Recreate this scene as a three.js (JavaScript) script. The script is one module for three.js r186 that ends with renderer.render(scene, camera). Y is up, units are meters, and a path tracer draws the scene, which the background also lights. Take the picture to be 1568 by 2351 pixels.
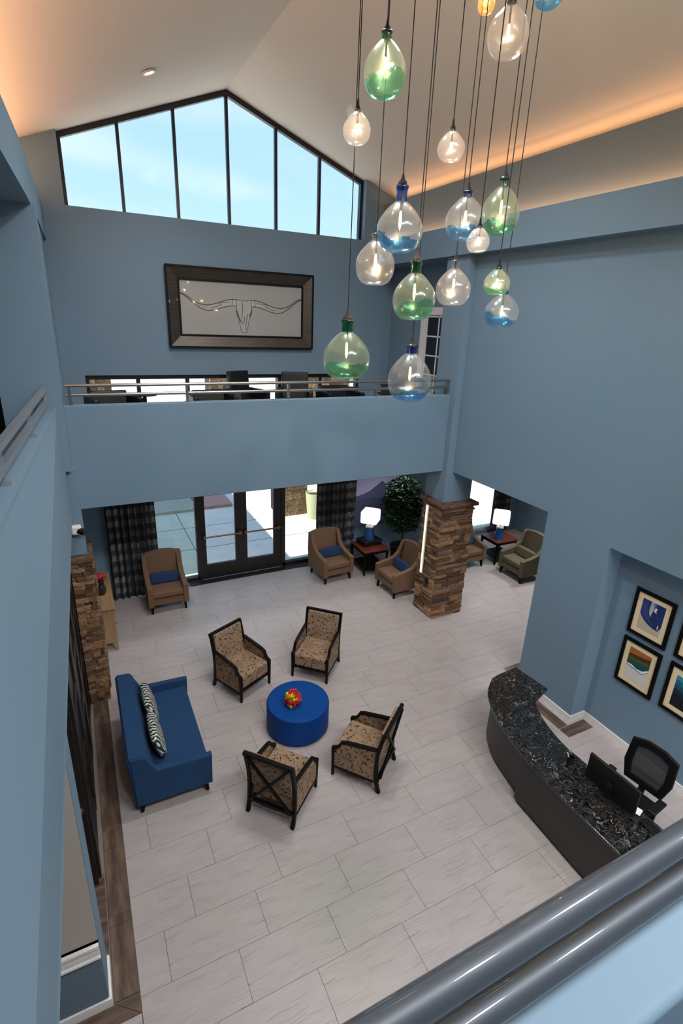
import * as THREE from 'three';
import { RoundedBoxGeometry } from 'three/addons/geometries/RoundedBoxGeometry.js';
import { ConvexGeometry } from 'three/addons/geometries/ConvexGeometry.js';
import { mergeGeometries, toCreasedNormals } from 'three/addons/utils/BufferGeometryUtils.js';
import { ImprovedNoise } from 'three/addons/math/ImprovedNoise.js';
import { RectAreaLightUniformsLib } from 'three/addons/lights/RectAreaLightUniformsLib.js';

// ------------------------------------------------------------------ camera, sky, sun, exposure
const scene = new THREE.Scene();
const camera = new THREE.PerspectiveCamera(88.973, 1568 / 2351, 0.05, 400);
camera.position.set(0, 5.6, 0);
camera.rotation.set(-0.35113, -0.47388, 0.04137, 'YXZ');
const renderer = new THREE.WebGLRenderer();
renderer.toneMapping = THREE.LinearToneMapping;
renderer.toneMappingExposure = 1.2;
renderer.shadowMap.enabled = true;
RectAreaLightUniformsLib.init();

const perlin = new ImprovedNoise();
function fbm(x, y, z, n = 4) { let s = 0, a = 0.5; for (let i = 0; i < n; i++) { s += a * perlin.noise(x, y, z); x *= 2.03; y *= 2.03; z *= 2.03; a *= 0.5; } return s; }
function makeSky() {
  const w = 512, h = 256, d = new Float32Array(w * h * 4);
  for (let j = 0; j < h; j++) for (let i = 0; i < w; i++) {
    const el = (j + 0.5) / h * Math.PI - Math.PI / 2, az = (i + 0.5) / w * Math.PI * 2;
    const up = Math.max(0, Math.sin(el)), k = Math.pow(1 - up, 2.4);
    let r = 0.28 + 0.3 * k, g = 0.51 + 0.33 * k, b = 0.9 + 0.12 * k;
    const cx = Math.cos(az) * 2.2, cz = Math.sin(az) * 2.2;
    let c = fbm(cx * 1.3, up * 16 + 3, cz * 1.3, 5) * 1.5 + 0.05;
    c = Math.min(1, Math.max(0, c * 1.4)) * Math.max(0, 1 - up * 1.1) * 0.55;
    r += (1.0 - r) * c; g += (1.0 - g) * c; b += (1.03 - b) * c;
    d.set([r, g, b, 1], (j * w + i) * 4);
  }
  const t = new THREE.DataTexture(d, w, h, THREE.RGBAFormat, THREE.FloatType);
  t.mapping = THREE.EquirectangularReflectionMapping; t.magFilter = THREE.LinearFilter; t.minFilter = THREE.LinearFilter; t.needsUpdate = true;
  return t;
}
scene.background = makeSky();
scene.backgroundIntensity = 1.08;

const sun = new THREE.DirectionalLight(new THREE.Color(1, 0.95, 0.86), 7);
sun.position.set(-14, 20, -14); sun.target.position.set(0, 0, -14.6);
sun.castShadow = true; sun.shadow.mapSize.set(2048, 2048);
Object.assign(sun.shadow.camera, { left: -20, right: 20, top: 20, bottom: -20, near: 1, far: 60 });
scene.add(sun, sun.target);

// ------------------------------------------------------------------ helpers
let seed = 20240;
function rnd() { seed |= 0; seed = seed + 0x6D2B79F5 | 0; let t = Math.imul(seed ^ seed >>> 15, 1 | seed); t = t + Math.imul(t ^ t >>> 7, 61 | t) ^ t; return ((t ^ t >>> 14) >>> 0) / 4294967296; }
const rr = (a, b) => a + (b - a) * rnd();
const V = (x, y, z) => new THREE.Vector3(x, y, z);
const V2 = (x, y) => new THREE.Vector2(x, y);
const used = {};
function numbered(name) { const n = used[name] = (used[name] ?? -1) + 1; return n ? name + '_' + String(n).padStart(3, '0') : name; }
function shadowed(o) { o.castShadow = true; o.receiveShadow = true; return o; }
function part(parent, name, geo, mat) { const m = shadowed(new THREE.Mesh(geo, mat)); m.name = name; parent.add(m); return m; }
function tag(o, label, category, group, kind) { if (label) o.userData.label = label; if (category) o.userData.category = category; if (group) o.userData.group = group; if (kind) o.userData.kind = kind; return o; }
function thing(name, label, category, [x, y, z] = [0, 0, 0], turn = 0, group) {
  const o = new THREE.Group(); o.name = numbered(name); o.position.set(x, y, z); o.rotation.y = turn; scene.add(o);
  return tag(o, label, category, group);
}
function single(name, geo, mat, label, category, group) { const m = part(scene, numbered(name), geo, mat); return tag(m, label, category, group); }
function struct(name, geo, mat) { const m = geo ? part(scene, numbered(name), geo, mat) : new THREE.Group(); if (!geo) { m.name = numbered(name); scene.add(m); } m.userData.kind = 'structure'; return m; }
function dup(root, pos, turn, label, group) {
  const r = root.clone(); r.name = numbered(root.name.replace(/_\d{3}$/, '')); scene.add(r); r.position.set(...pos); r.rotation.y = turn;
  r.userData = { ...root.userData }; if (label) r.userData.label = label; if (group) r.userData.group = group; return r;
}
// uv in metres from the dominant axis of each face
function uvm(geo, s = 1, swap = false) {
  const g = geo.index ? geo.toNonIndexed() : geo;
  const p = g.attributes.position, n = p.count, uv = new Float32Array(n * 2);
  const a = V(), b = V(), c = V();
  for (let i = 0; i < n; i += 3) {
    a.fromBufferAttribute(p, i); b.fromBufferAttribute(p, i + 1); c.fromBufferAttribute(p, i + 2);
    const nn = b.clone().sub(a).cross(c.clone().sub(a)); const ax = Math.abs(nn.x), ay = Math.abs(nn.y), az = Math.abs(nn.z);
    [a, b, c].forEach((q, k) => {
      let u, v; if (ay >= ax && ay >= az) { u = q.x; v = -q.z; } else if (ax >= az) { u = q.z; v = q.y; } else { u = q.x; v = q.y; }
      if (swap) [u, v] = [v, u];
      uv[(i + k) * 2] = u * s; uv[(i + k) * 2 + 1] = v * s;
    });
  }
  g.setAttribute('uv', new THREE.BufferAttribute(uv, 2)); return g;
}
function bx(x0, x1, y0, y1, z0, z1) { return uvm(new THREE.BoxGeometry(x1 - x0, y1 - y0, z1 - z0).translate((x0 + x1) / 2, (y0 + y1) / 2, (z0 + z1) / 2)); }
function rbx(w, h, d, r, x = 0, y = 0, z = 0, seg = 2) { return uvm(new RoundedBoxGeometry(w, h, d, seg, r).translate(x, y, z)); }
function merge(list) { return mergeGeometries(list.map(g => { const q = g.index ? g.toNonIndexed() : g.clone(); for (const k of Object.keys(q.attributes)) if (!['position', 'normal', 'uv'].includes(k)) q.deleteAttribute(k); if (!q.attributes.uv) q.setAttribute('uv', new THREE.BufferAttribute(new Float32Array(q.attributes.position.count * 2), 2)); return q; })); }
function shp(pts, holes = []) { const s = new THREE.Shape(pts.map(p => V2(...p))); for (const h of holes) s.holes.push(new THREE.Path(h.map(p => V2(...p)))); return s; }
// wall facing z: shape in (x, y), front face at z1
function wallZ(pts, holes, z0, z1) { return uvm(new THREE.ExtrudeGeometry(shp(pts, holes), { depth: z1 - z0, bevelEnabled: false }).translate(0, 0, z0)); }
// wall facing x: shape in (z, y), between x0 and x1
function wallX(pts, holes, x0, x1) { return uvm(new THREE.ExtrudeGeometry(shp(pts.map(([z, y]) => [-z, y]), holes.map(h => h.map(([z, y]) => [-z, y]))), { depth: x1 - x0, bevelEnabled: false }).rotateY(Math.PI / 2).translate(x0, 0, 0)); }
// plan shape in (x, z), between y0 and y1
function plan(pts, y0, y1, bevel = 0) { return new THREE.ExtrudeGeometry(shp(pts.map(([x, z]) => [x, -z])), { depth: y1 - y0 - 2 * bevel, bevelEnabled: bevel > 0, bevelSize: bevel, bevelThickness: bevel, bevelSegments: 2, curveSegments: 24 }).rotateX(-Math.PI / 2).translate(0, y0 + bevel, 0); }
function bar(a, b, w, h = w) { // square bar between two points
  const d = b.clone().sub(a), l = d.length(); const g = new THREE.BoxGeometry(w, h, l); const m = new THREE.Matrix4().lookAt(a, b, Math.abs(d.y) > 0.98 * l ? V(0, 0, 1) : V(0, 1, 0));
  return uvm(g.applyMatrix4(m).translate(...a.clone().add(b).multiplyScalar(0.5).toArray()));
}
function rod(a, b, r, seg = 14, r2 = r) { const d = b.clone().sub(a), l = d.length(); const g = new THREE.CylinderGeometry(r2, r, l, seg); g.applyQuaternion(new THREE.Quaternion().setFromUnitVectors(V(0, 1, 0), d.normalize())); return g.translate(...a.clone().add(b).multiplyScalar(0.5).toArray()); }
function tube(pts, r, seg = 40, rad = 10) { return new THREE.TubeGeometry(new THREE.CatmullRomCurve3(pts), seg, r, rad); }
function lathe(pts, seg = 40) { return new THREE.LatheGeometry(pts.map(p => V2(...p)), seg); }
// tapered square leg from (x,z) top to foot
function legGeo(x, z, y0, y1, w0, w1, dx = 0, dz = 0) {
  const pts = []; for (const [sx, sz] of [[-1, -1], [1, -1], [1, 1], [-1, 1]]) { pts.push(V(x + dx + sx * w0 / 2, y0, z + dz + sz * w0 / 2)); pts.push(V(x + sx * w1 / 2, y1, z + sz * w1 / 2)); }
  return new ConvexGeometry(pts);
}

// ------------------------------------------------------------------ textures and materials
function dataTex(w, h, fn, srgb = true, rep = null) {
  const d = new Uint8Array(w * h * 4);
  for (let j = 0; j < h; j++) for (let i = 0; i < w; i++) { const c = fn(i / w, j / h, i, j); const k = (j * w + i) * 4; d[k] = Math.max(0, Math.min(255, c[0])); d[k + 1] = Math.max(0, Math.min(255, c[1])); d[k + 2] = Math.max(0, Math.min(255, c[2])); d[k + 3] = 255; }
  const t = new THREE.DataTexture(d, w, h); t.wrapS = t.wrapT = THREE.RepeatWrapping; t.magFilter = THREE.LinearFilter; t.minFilter = THREE.LinearMipmapLinearFilter; t.generateMipmaps = true;
  if (srgb) t.colorSpace = THREE.SRGBColorSpace; if (rep) t.repeat.set(...rep); t.needsUpdate = true; return t;
}
function canvasTex(w, h, draw) { const c = document.createElement('canvas'); c.width = w; c.height = h; draw(c.getContext('2d'), w, h); const t = new THREE.CanvasTexture(c); t.colorSpace = THREE.SRGBColorSpace; return t; }
const mix = (a, b, t) => a.map((v, i) => v + (b[i] - v) * t);
const std = (o) => new THREE.MeshStandardMaterial(o);
const col = (hex, rough = 0.8, o = {}) => std({ color: new THREE.Color(hex), roughness: rough, ...o });
const pnoise = (u, v, f, z = 0) => perlin.noise(u * f, v * f, z);
// tiles: long pale porcelain planks with a combed linear grain
function tileTex(z) {
  const lines = []; for (let i = 0; i < 26; i++) lines.push([rnd(), rnd(), rr(0.12, 0.5), rr(0.2, 1), rr(-0.04, 0.04)]);
  return dataTex(512, 256, (u, v) => {
    const g = perlin.noise(u * 4, v * 46, z) * 5 + perlin.noise(u * 14, v * 120, z + 5) * 4 + fbm(u * 3, v * 3, z + 9, 3) * 9;
    let k = 0; for (const [x, y, l, s, t] of lines) { const du = u - x; if (du > 0 && du < l) { const dv = Math.abs(v - y - t * du - 0.012 * Math.sin(u * 21 + y * 9)); if (dv < 0.007) k = Math.max(k, s * (1 - dv / 0.007) * Math.min(1, du * 12, (l - du) * 12)); } }
    const b = g - 44 * k; return [172 + b, 163 + b, 160 + b];
  });
}
const tileMats = [1, 2, 3].map(i => std({ map: tileTex(i * 7.3), roughness: 0.36 }));
const brownTex = dataTex(512, 256, (u, v) => { const g = fbm(u * 2.2, v * 14, 2.2, 4) * 70 + perlin.noise(u * 9, v * 70, 1) * 8; return [92 + g, 74 + g * 0.85, 62 + g * 0.75]; });
const M = {};
M.brownTile = std({ map: brownTex, roughness: 0.42 });
M.grout = col(0x7d736c, 0.95);
const paintBump = dataTex(256, 256, (u, v) => { const g = 128 + perlin.noise(u * 64, v * 64, 3) * 60 + perlin.noise(u * 128, v * 128, 8) * 40; return [g, g, g]; }, false);
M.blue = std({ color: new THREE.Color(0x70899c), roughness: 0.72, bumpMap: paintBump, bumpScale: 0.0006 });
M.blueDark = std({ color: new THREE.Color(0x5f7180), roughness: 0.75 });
M.greige = col(0x7d868a, 0.8);
M.beige = col(0xb5ab9f, 0.8);
M.ceil = std({ color: new THREE.Color(0xe4ddd3), roughness: 0.9 });
M.white = col(0xe6e2de, 0.55);
M.black = col(0x0b0a0a, 0.45);
M.frameMetal = col(0x14151b, 0.4);
M.steel = std({ color: new THREE.Color(0x9a9894), roughness: 0.3, metalness: 0.9 });
M.steelBrushed = new THREE.MeshPhysicalMaterial({ color: new THREE.Color(0x434a52), roughness: 0.5, metalness: 0.25, clearcoat: 0.6, clearcoatRoughness: 0.05 });
M.steelSatin = std({ color: new THREE.Color(0x98a1a8), roughness: 0.45, metalness: 0.6 });
M.doorWood = std({ map: dataTex(256, 256, (u, v) => { const g = fbm(u * 14, v * 1.6, 4, 4) * 22; return [29 + g * 0.8, 20 + g * 0.55, 19 + g * 0.5]; }), roughness: 0.45 });
M.bronze = std({ color: new THREE.Color(0x8a6a48), roughness: 0.3, metalness: 0.9 });
M.glass = new THREE.MeshPhysicalMaterial({ color: 0xfbfdfd, transmission: 1, thickness: 0, roughness: 0.0, ior: 1.3, specularIntensity: 0.03 });
M.glassTint = new THREE.MeshPhysicalMaterial({ color: 0xeaf3ef, transmission: 1, thickness: 0, roughness: 0.0, ior: 1.45 });
M.glassDark = col(0x1a2129, 0.12);
// stone
const stoneTex = dataTex(256, 256, (u, v) => { const g = fbm(u * 6, v * 9, 1, 5) * 150 + perlin.noise(u * 60, v * 60, 4) * 26; return [190 + g, 186 + g, 180 + g]; });
const stoneBump = dataTex(256, 256, (u, v) => { const g = 128 + fbm(u * 7, v * 11, 9, 5) * 220; return [g, g, g]; }, false);
const stoneMats = [0xc99c76, 0xa67d5a, 0x8a6a52, 0xd6ab84, 0x755a48, 0xb6937a].map(c => std({ color: new THREE.Color(c), map: stoneTex, bumpMap: stoneBump, bumpScale: 0.008, roughness: 0.9 }));
M.mortar = col(0x2e241e, 0.95);
M.cap = std({ color: new THREE.Color(0x7d6353), map: stoneTex, bumpMap: stoneBump, bumpScale: 0.003, roughness: 0.8 });
// fabrics
const weave = dataTex(128, 128, (u, v) => { const g = 128 + 50 * Math.sin(u * 128 * Math.PI / 2) * Math.sin(v * 128 * Math.PI / 2) + perlin.noise(u * 40, v * 40, 2) * 40; return [g, g, g]; }, false);
const cloth = (hex, rough = 0.95, sheen = 0.15) => new THREE.MeshPhysicalMaterial({ color: new THREE.Color(hex), roughness: rough, sheen, sheenRoughness: 0.6, sheenColor: new THREE.Color(hex), bumpMap: weave, bumpScale: 0.001 });
M.tan = cloth(0x70553f); M.olive = cloth(0x57503c); M.navy = cloth(0x1c3358); M.sofaBlue = cloth(0x133b61); M.ottoman = new THREE.MeshPhysicalMaterial({ color: new THREE.Color(0x003f86), roughness: 0.6, specularIntensity: 0.35 });
M.teal = cloth(0x1f4a60);
M.piping = col(0x1c1815, 0.8);
M.ebony = new THREE.MeshPhysicalMaterial({ color: new THREE.Color(0x0c0908), roughness: 0.5, specularIntensity: 0.35 });
M.pattern = std({ map: dataTex(512, 512, (u, v) => {
  const wx = perlin.noise(u * 9, v * 9, 3) * 0.05, wy = perlin.noise(u * 9, v * 9, 8) * 0.05;
  const n = perlin.noise((u + wx) * 34, (v + wy) * 24, 1), m = perlin.noise((u + wx) * 60, (v - wx) * 60, 6), q = fbm(u * 5, v * 5, 2, 3);
  let c = [150 + q * 40, 123 + q * 36, 98 + q * 32]; const e = perlin.noise(u * 140, v * 140, 2) * 12; c = c.map(x => x + e);
  if (n + m * 0.5 > 0.34) c = [44, 33, 27]; else if (Math.abs(n - 0.06) < 0.03 && m > 0) c = [92, 72, 56]; return c;
}), roughness: 0.9 });
const plaidTex = dataTex(256, 256, (u, v) => {
  const a = [0.2, 0.85, 0.5, 1.0, 0.3, 0.65][Math.floor(u * 6)], b = [0.3, 0.9, 0.45, 1.0, 0.2, 0.7][Math.floor(v * 6)];
  const g = 24 + 92 * a * b + 22 * (a + b) / 2 + perlin.noise(u * 90, v * 90, 2) * 10; return [g, g * 1.0, g * 1.02];
});
M.plaid = std({ map: plaidTex, roughness: 0.95, side: THREE.DoubleSide });
M.zebra = std({ map: dataTex(256, 256, (u, v) => { const n = Math.sin(u * 74 + perlin.noise(u * 6, v * 7, 1) * 5) + perlin.noise(u * 40, v * 40, 4) * 0.9; return n > 0.25 ? [206, 206, 196] : n > -0.1 ? [110, 112, 108] : [28, 33, 36]; }), roughness: 0.75 });
// granite
M.granite = new THREE.MeshPhysicalMaterial({ map: dataTex(1024, 1024, (u, v) => {
  const wx = fbm(u * 6, v * 6, 1, 3) * 0.28, wy = fbm(u * 6, v * 6, 5, 3) * 0.28;
  const n = fbm((u + wx) * 30, (v + wy) * 16, 2, 4), vein = 1 - Math.min(1, Math.abs(fbm((u + wx) * 15, (v + wy) * 9, 7, 4)) * 24), zone = fbm(u * 4, v * 4, 11, 2), sp = perlin.noise(u * 210, v * 210, 3);
  let g = 30 + n * 70 + sp * 16; if (vein > 0 && zone > -0.08) g += vein * 130 * (0.35 + Math.max(0, zone) * 2.4); if (n > 0.33) g += 110; if (n < -0.1) g -= 18; return [g + 2, g, g - 2];
}), roughness: 0.16, clearcoat: 0.3, clearcoatRoughness: 0.1 });
M.deskFront = std({ color: new THREE.Color(0x2a2627), roughness: 0.42 });
M.oak = std({ map: dataTex(256, 256, (u, v) => { const g = fbm(u * 18, v * 1.4, 6, 4) * 26; return [164 + g, 132 + g, 92 + g]; }), roughness: 0.55 });
M.mahogany = std({ map: dataTex(256, 256, (u, v) => { const g = fbm(u * 3, v * 16, 8, 4) * 40; return [104 + g, 48 + g * 0.6, 33 + g * 0.5]; }), roughness: 0.3 });
M.redPetal = col(0xb01622, 0.45); M.goldPetal = std({ color: new THREE.Color(0xd8ab2b), roughness: 0.28, metalness: 0.6 });
M.stem = col(0x3f3a20, 0.8);

// ------------------------------------------------------------------ floor
const RZ = -10.66;                       // inner face of the entrance wall
const floor = struct('floor');
part(floor, 'grout_bed', merge([bx(-1.7, 11.3, -0.2, -0.011, RZ - 0.2, 3.3)]), M.grout);
{
  const L = 0.914, W = 0.457, g = 0.0018, H = 0.011, cache = {};
  const tileGeo = (w, d, m) => cache[[w.toFixed(3), d.toFixed(3), m]] ??= (() => {
    const q = new THREE.BoxGeometry(w, H, d).toNonIndexed(), p = q.attributes.position, uv = q.attributes.uv, o = rnd();
    for (let i = 0; i < p.count; i++) uv.setXY(i, o + p.getX(i) / L, o * 3 + p.getZ(i) / W * 0.97); return q;
  })();
  for (let k = -16; k <= 5; k++) {
    const z0 = Math.max(-3.2 + W * k, RZ), z1 = Math.min(-3.2 + W * (k + 1), 0);
    const far = z1 < -5.1, x1m = far ? 11.2 : z1 > -4.0 ? 6.42 : 6.12, x0m = z0 > -3.3 ? -0.128 : z1 < -7.3 ? -0.34 : -0.128;
    let x = ((0.44 - 0.3047 * (k + 2)) % L + L) % L - 2 * L;
    for (; x < x1m; x += L) {
      const a = Math.max(x, x0m), b = Math.min(x + L, x1m); if (b - a < 0.03) continue;
      const m = Math.floor(rnd() * 3), t = part(floor, 'tile', tileGeo(b - a - 2 * g, z1 - z0 - 2 * g, m), tileMats[m]);
      t.position.set((a + b) / 2, -H / 2, (z0 + z1) / 2); if (rnd() < 0.5) t.rotation.y = Math.PI;
    }
  }
  // dark wood-look border along the left side, turning the corner
  const bt = (x0, x1, z0, z1, y = 0) => { const q = part(floor, 'border_tile', bx(x0 + g, x1 - g, -H, y, z0 + g, z1 - g), M.brownTile); if (z1 - z0 > x1 - x0) q.geometry = uvm(q.geometry, 1, true); };
  for (let z = -7.34, i = 0; z < -3.26; i++) { const e = Math.min(z + 0.86, -3.25); bt(-0.335, -0.13, z, e > -3.4 ? -3.25 : e); z = e > -3.4 ? 0 : e; }
  const corner = part(floor, 'border_tile', plan([[-0.335, -3.245], [-0.133, -3.245], [-0.133, -3.085]], -H, 0), M.brownTile); corner.geometry = uvm(corner.geometry);
  const mit = part(floor, 'border_tile', plan([[-0.34, -3.24], [-0.14, -3.085], [-1.6, -3.085], [-1.6, -3.24]], -H, 0), M.brownTile); mit.geometry = uvm(mit.geometry);
  bt(-1.6, -0.345, -4.5, -3.62);
  bt(5.86, 6.05, -4.78, -4.02, 0.002); bt(5.86, 6.38, -4.015, -3.83, 0.002);
  part(floor, 'side_bay_floor', bx(-1.6, -0.135, -H, 0, -3.08, 3.2), tileMats[0]);
  part(floor, 'lobby_floor_near', bx(-0.125, 6.42, -H, 0, -0.45, 3.2), tileMats[1]);
}

// ------------------------------------------------------------------ entrance wall with its openings
const GX = 2.96, ceilY = x => 9.29 - (x < GX ? 0.385 : 0.365) * Math.abs(x - GX);
const winY = x => ceilY(x) - 0.012;
struct('wall_back', wallZ(
  [[-1.7, -0.2], [11.4, -0.2], [11.4, 3.6], [7.0, 3.6], [7.0, ceilY(7.0) + 0.3], [GX, 9.6], [-1.7, ceilY(-1.7) + 0.3]],
  [[[0.2, 7.19], [5.73, 7.19], [5.73, ceilY(5.73) + 0.03], [GX, ceilY(GX) + 0.03], [0.2, ceilY(0.2) + 0.03]],
   [[0.18, 3.66], [5.78, 3.66], [5.78, 4.5], [0.18, 4.5]],
   [[0.21, 0.0], [5.3, 0.0], [5.3, 2.72], [0.21, 2.72]],
   [[9.0, 0.05], [10.7, 0.05], [10.7, 2.6], [9.0, 2.6]]], RZ - 0.28, RZ), M.blue);
struct('wall_back_upper_right', bx(7.0, 11.4, 3.6, 8.5, RZ - 0.28, RZ), M.blue);

// clerestory gable window: dark aluminium frame, six panes
{
  const w = struct('window_1'), xs = [0.21, 1.12, 2.035, GX, 3.875, 4.775, 5.72], zf = RZ - 0.17, d = 0.07;
  for (let i = 1; i < 6; i++) { const x = xs[i]; part(w, 'mullion', bx(x - 0.025, x + 0.025, 7.19, winY(x) - 0.02, zf - d, zf), M.frameMetal); }
  part(w, 'jamb', bx(0.2, 0.255, 7.19, winY(0.23), zf - d, zf + 0.03), M.frameMetal); part(w, 'jamb', bx(5.675, 5.73, 7.19, winY(5.7), zf - d, zf + 0.03), M.frameMetal);
  part(w, 'sill', bx(0.2, 5.73, 7.188, 7.215, zf - d, zf), M.frameMetal);
  for (const s of [0, 1]) { const a = s ? [GX, winY(GX)] : [0.2, winY(0.2)], b = s ? [5.73, winY(5.73)] : [GX, winY(GX)], o = 0.075; part(w, 'head_rail', wallZ([[a[0], a[1] - o], [b[0], b[1] - o], [b[0], b[1] + 0.01], [a[0], a[1] + 0.01]], [], zf - d, zf + 0.02), M.frameMetal); }
  for (let i = 0; i < 6; i++) { const a = xs[i], b = xs[i + 1]; part(w, 'pane', wallZ([[a, 7.2], [b, 7.2], [b, winY(b) - 0.05], [a, winY(a) - 0.05]], [], zf - 0.04, zf - 0.034), M.glass); }
}
// low strip of windows behind the bridge
{
  const w = struct('window_2'), xs = [0.19, 1.08, 1.99, 2.95, 3.9, 4.84, 5.77], z = RZ - 0.12;
  part(w, 'frame', merge([bx(0.18, 5.78, 4.42, 4.5, z - 0.06, z + 0.06), bx(0.18, 5.78, 3.66, 3.72, z - 0.06, z + 0.06), bx(0.18, 0.24, 3.72, 4.42, z - 0.06, z + 0.06), bx(5.72, 5.78, 3.72, 4.42, z - 0.06, z + 0.06)]), M.black);
  for (let i = 1; i < 6; i++) part(w, 'mullion', bx(xs[i] - 0.035, xs[i] + 0.035, 3.72, 4.42, z - 0.05, z + 0.05), M.black);
  for (let i = 0; i < 6; i++) part(w, 'pane', bx(xs[i] + 0.02, xs[i + 1] - 0.02, 3.7, 4.44, z - 0.004, z + 0.002), M.glass);
}
// entrance glazing: side lights and the pair of doors
{
  const w = struct('window_3'), z = RZ - 0.1;
  part(w, 'frame', merge([bx(0.21, 5.3, 2.62, 2.72, z - 0.06, z + 0.06), bx(0.21, 2.0, 0, 0.09, z - 0.06, z + 0.06), bx(3.97, 5.3, 0, 0.09, z - 0.06, z + 0.06)]), M.doorWood);
  for (const [a, b] of [[0.21, 0.27], [1.08, 1.16], [1.97, 2.08], [3.92, 4.02], [5.24, 5.3]]) part(w, 'mullion', bx(a, b, 0.0, 2.62, z - 0.06, z + 0.06), M.doorWood);
  for (const [a, b] of [[0.27, 1.08], [1.16, 1.97], [4.02, 5.24]]) part(w, 'pane', bx(a, b, 0.09, 2.62, z - 0.004, z + 0.002), M.glassTint);
  const th = struct('trim_1', merge([bx(1.75, 5.3, 0.0, 0.018, RZ - 0.0, RZ + 0.17)]), M.doorWood);
  const d = struct('door_1');
  for (const s of [0, 1]) {
    const a = s ? 3.005 : 2.085, b = s ? 3.915 : 2.995, la = s ? 0.1 : 0.09, lb = s ? 0.17 : 0.16;
    const leaf = part(d, 'door_leaf', merge([bx(a, a + la, 0.01, 2.6, z - 0.03, z + 0.04), bx(b - lb, b, 0.01, 2.6, z - 0.03, z + 0.04), bx(a + la, b - lb, 0.01, 0.34, z - 0.03, z + 0.04), bx(a + la, b - lb, 2.45, 2.6, z - 0.03, z + 0.04)]), M.doorWood);
    part(leaf, 'pane', bx(a + la, b - lb, 0.34, 2.45, z, z + 0.006), M.glass);
    part(leaf, 'push_bar', merge([rod(V(a + 0.02, 1.04, z + 0.12), V(b - 0.03, 1.04, z + 0.12), 0.02), bx(a + 0.02, a + 0.06, 1.0, 1.08, z + 0.04, z + 0.12), bx(b - 0.1, b - 0.05, 1.0, 1.08, z + 0.04, z + 0.12)]), M.bronze);
  }
}
{ // window of the sitting room on the right
  const w = struct('window_4'), z = RZ - 0.12;
  part(w, 'frame', merge([bx(9.0, 10.7, 2.54, 2.6, z - 0.05, z + 0.05), bx(9.0, 10.7, 0.05, 0.12, z - 0.05, z + 0.05), bx(9.0, 9.06, 0.12, 2.54, z - 0.05, z + 0.05), bx(10.64, 10.7, 0.12, 2.54, z - 0.05, z + 0.05)]), M.white);
  part(w, 'pane', bx(9.06, 10.64, 0.12, 2.54, z - 0.003, z + 0.003), M.glassTint);
}

// ------------------------------------------------------------------ right side: great wall, niche, beam, coves
struct('wall_right', wallX([[-7.45, 3.03], [-5.16, 3.03], [-5.16, 0], [-4.07, 0], [-4.07, 2.9], [3.2, 2.9], [3.2, 6.71], [-7.45, 6.71]], [], 6.13, 6.43), M.blue);
struct('wall_niche', bx(6.43, 6.6, 0, 3.0, -5.16, 3.2), M.blue);
{
  const b = struct('baseboard_right'); const h = 0.11, t = 0.018;
  part(b, 'board', merge([bx(6.13 - t, 6.13, 0, h, -5.16, -4.07 + t), bx(6.13, 6.43, 0, h, -4.07, -4.07 + t), bx(6.43 - t, 6.43, 0, h, -4.07 + t, 3.2), bx(6.13 - t, 6.43, 0, h, -5.16 - t, -5.16)]), M.white);
}
struct('trim_2', merge([bx(5.9, 6.5, 6.69, 7.03, RZ, 3.2), bx(5.9, 5.95, 7.03, 7.145, RZ, 3.2)]), M.blue);           // beam with a raised lip
struct('trim_3', merge([bx(6.17, 6.23, 7.03, 7.885, RZ, 3.2), bx(6.23, 7.0, 7.7, 7.76, RZ, 3.2)]), M.greige);           // band above it, with the upper light trough
struct('wall_right_outer', merge([bx(7.0, 7.2, 7.0, 8.5, RZ, 3.2), bx(6.5, 7.2, 6.72, 7.0, RZ, 3.2)]), M.blue);
struct('wall_right_upper_hall', bx(6.5, 6.7, 3.65, 6.72, RZ, -7.0), M.blue);
struct('wall_right_pilaster', bx(5.98, 6.62, 2.44, 6.7, -8.06, -7.46), M.blue);
// ceiling of the nave: two slopes
{
  const c = struct('ceiling');
  part(c, 'left_slope', wallZ([[-1.0, ceilY(-1.0)], [GX, ceilY(GX)], [GX, ceilY(GX) + 0.25], [-1.0, ceilY(-1.0) + 0.25]], [], RZ - 0.27, 3.3), M.ceil);
  part(c, 'right_slope', wallZ([[GX, ceilY(GX)], [7.1, ceilY(7.1)], [7.1, ceilY(7.1) + 0.25], [GX, ceilY(GX) + 0.25]], [], RZ - 0.27, 3.3), M.ceil);
}
// sitting room on the right (under the upper storey)
struct('ceiling_sitting_room', bx(6.43, 11.4, 3.03, 3.3, RZ, -5.0), M.ceil);
struct('wall_right_sitting_room', bx(11.2, 11.4, 0, 3.03, RZ, -5.0), M.blue);
struct('wall_front_sitting_room', bx(6.6, 11.4, 0, 3.03, -5.16, -5.0), M.blue);

// ------------------------------------------------------------------ bridge over the entrance
struct('ceiling_bridge', bx(-0.35, 6.43, 3.03, 3.45, RZ, -7.7), M.ceil);
struct('floor_bridge', bx(-0.2, 6.5, 3.45, 3.65, RZ, -7.72), M.beige);
struct('wall_bridge', uvm(new RoundedBoxGeometry(6.15, 1.41, 0.14, 3, 0.012).translate(2.905, 3.735, -7.65)), M.blue);

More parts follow.
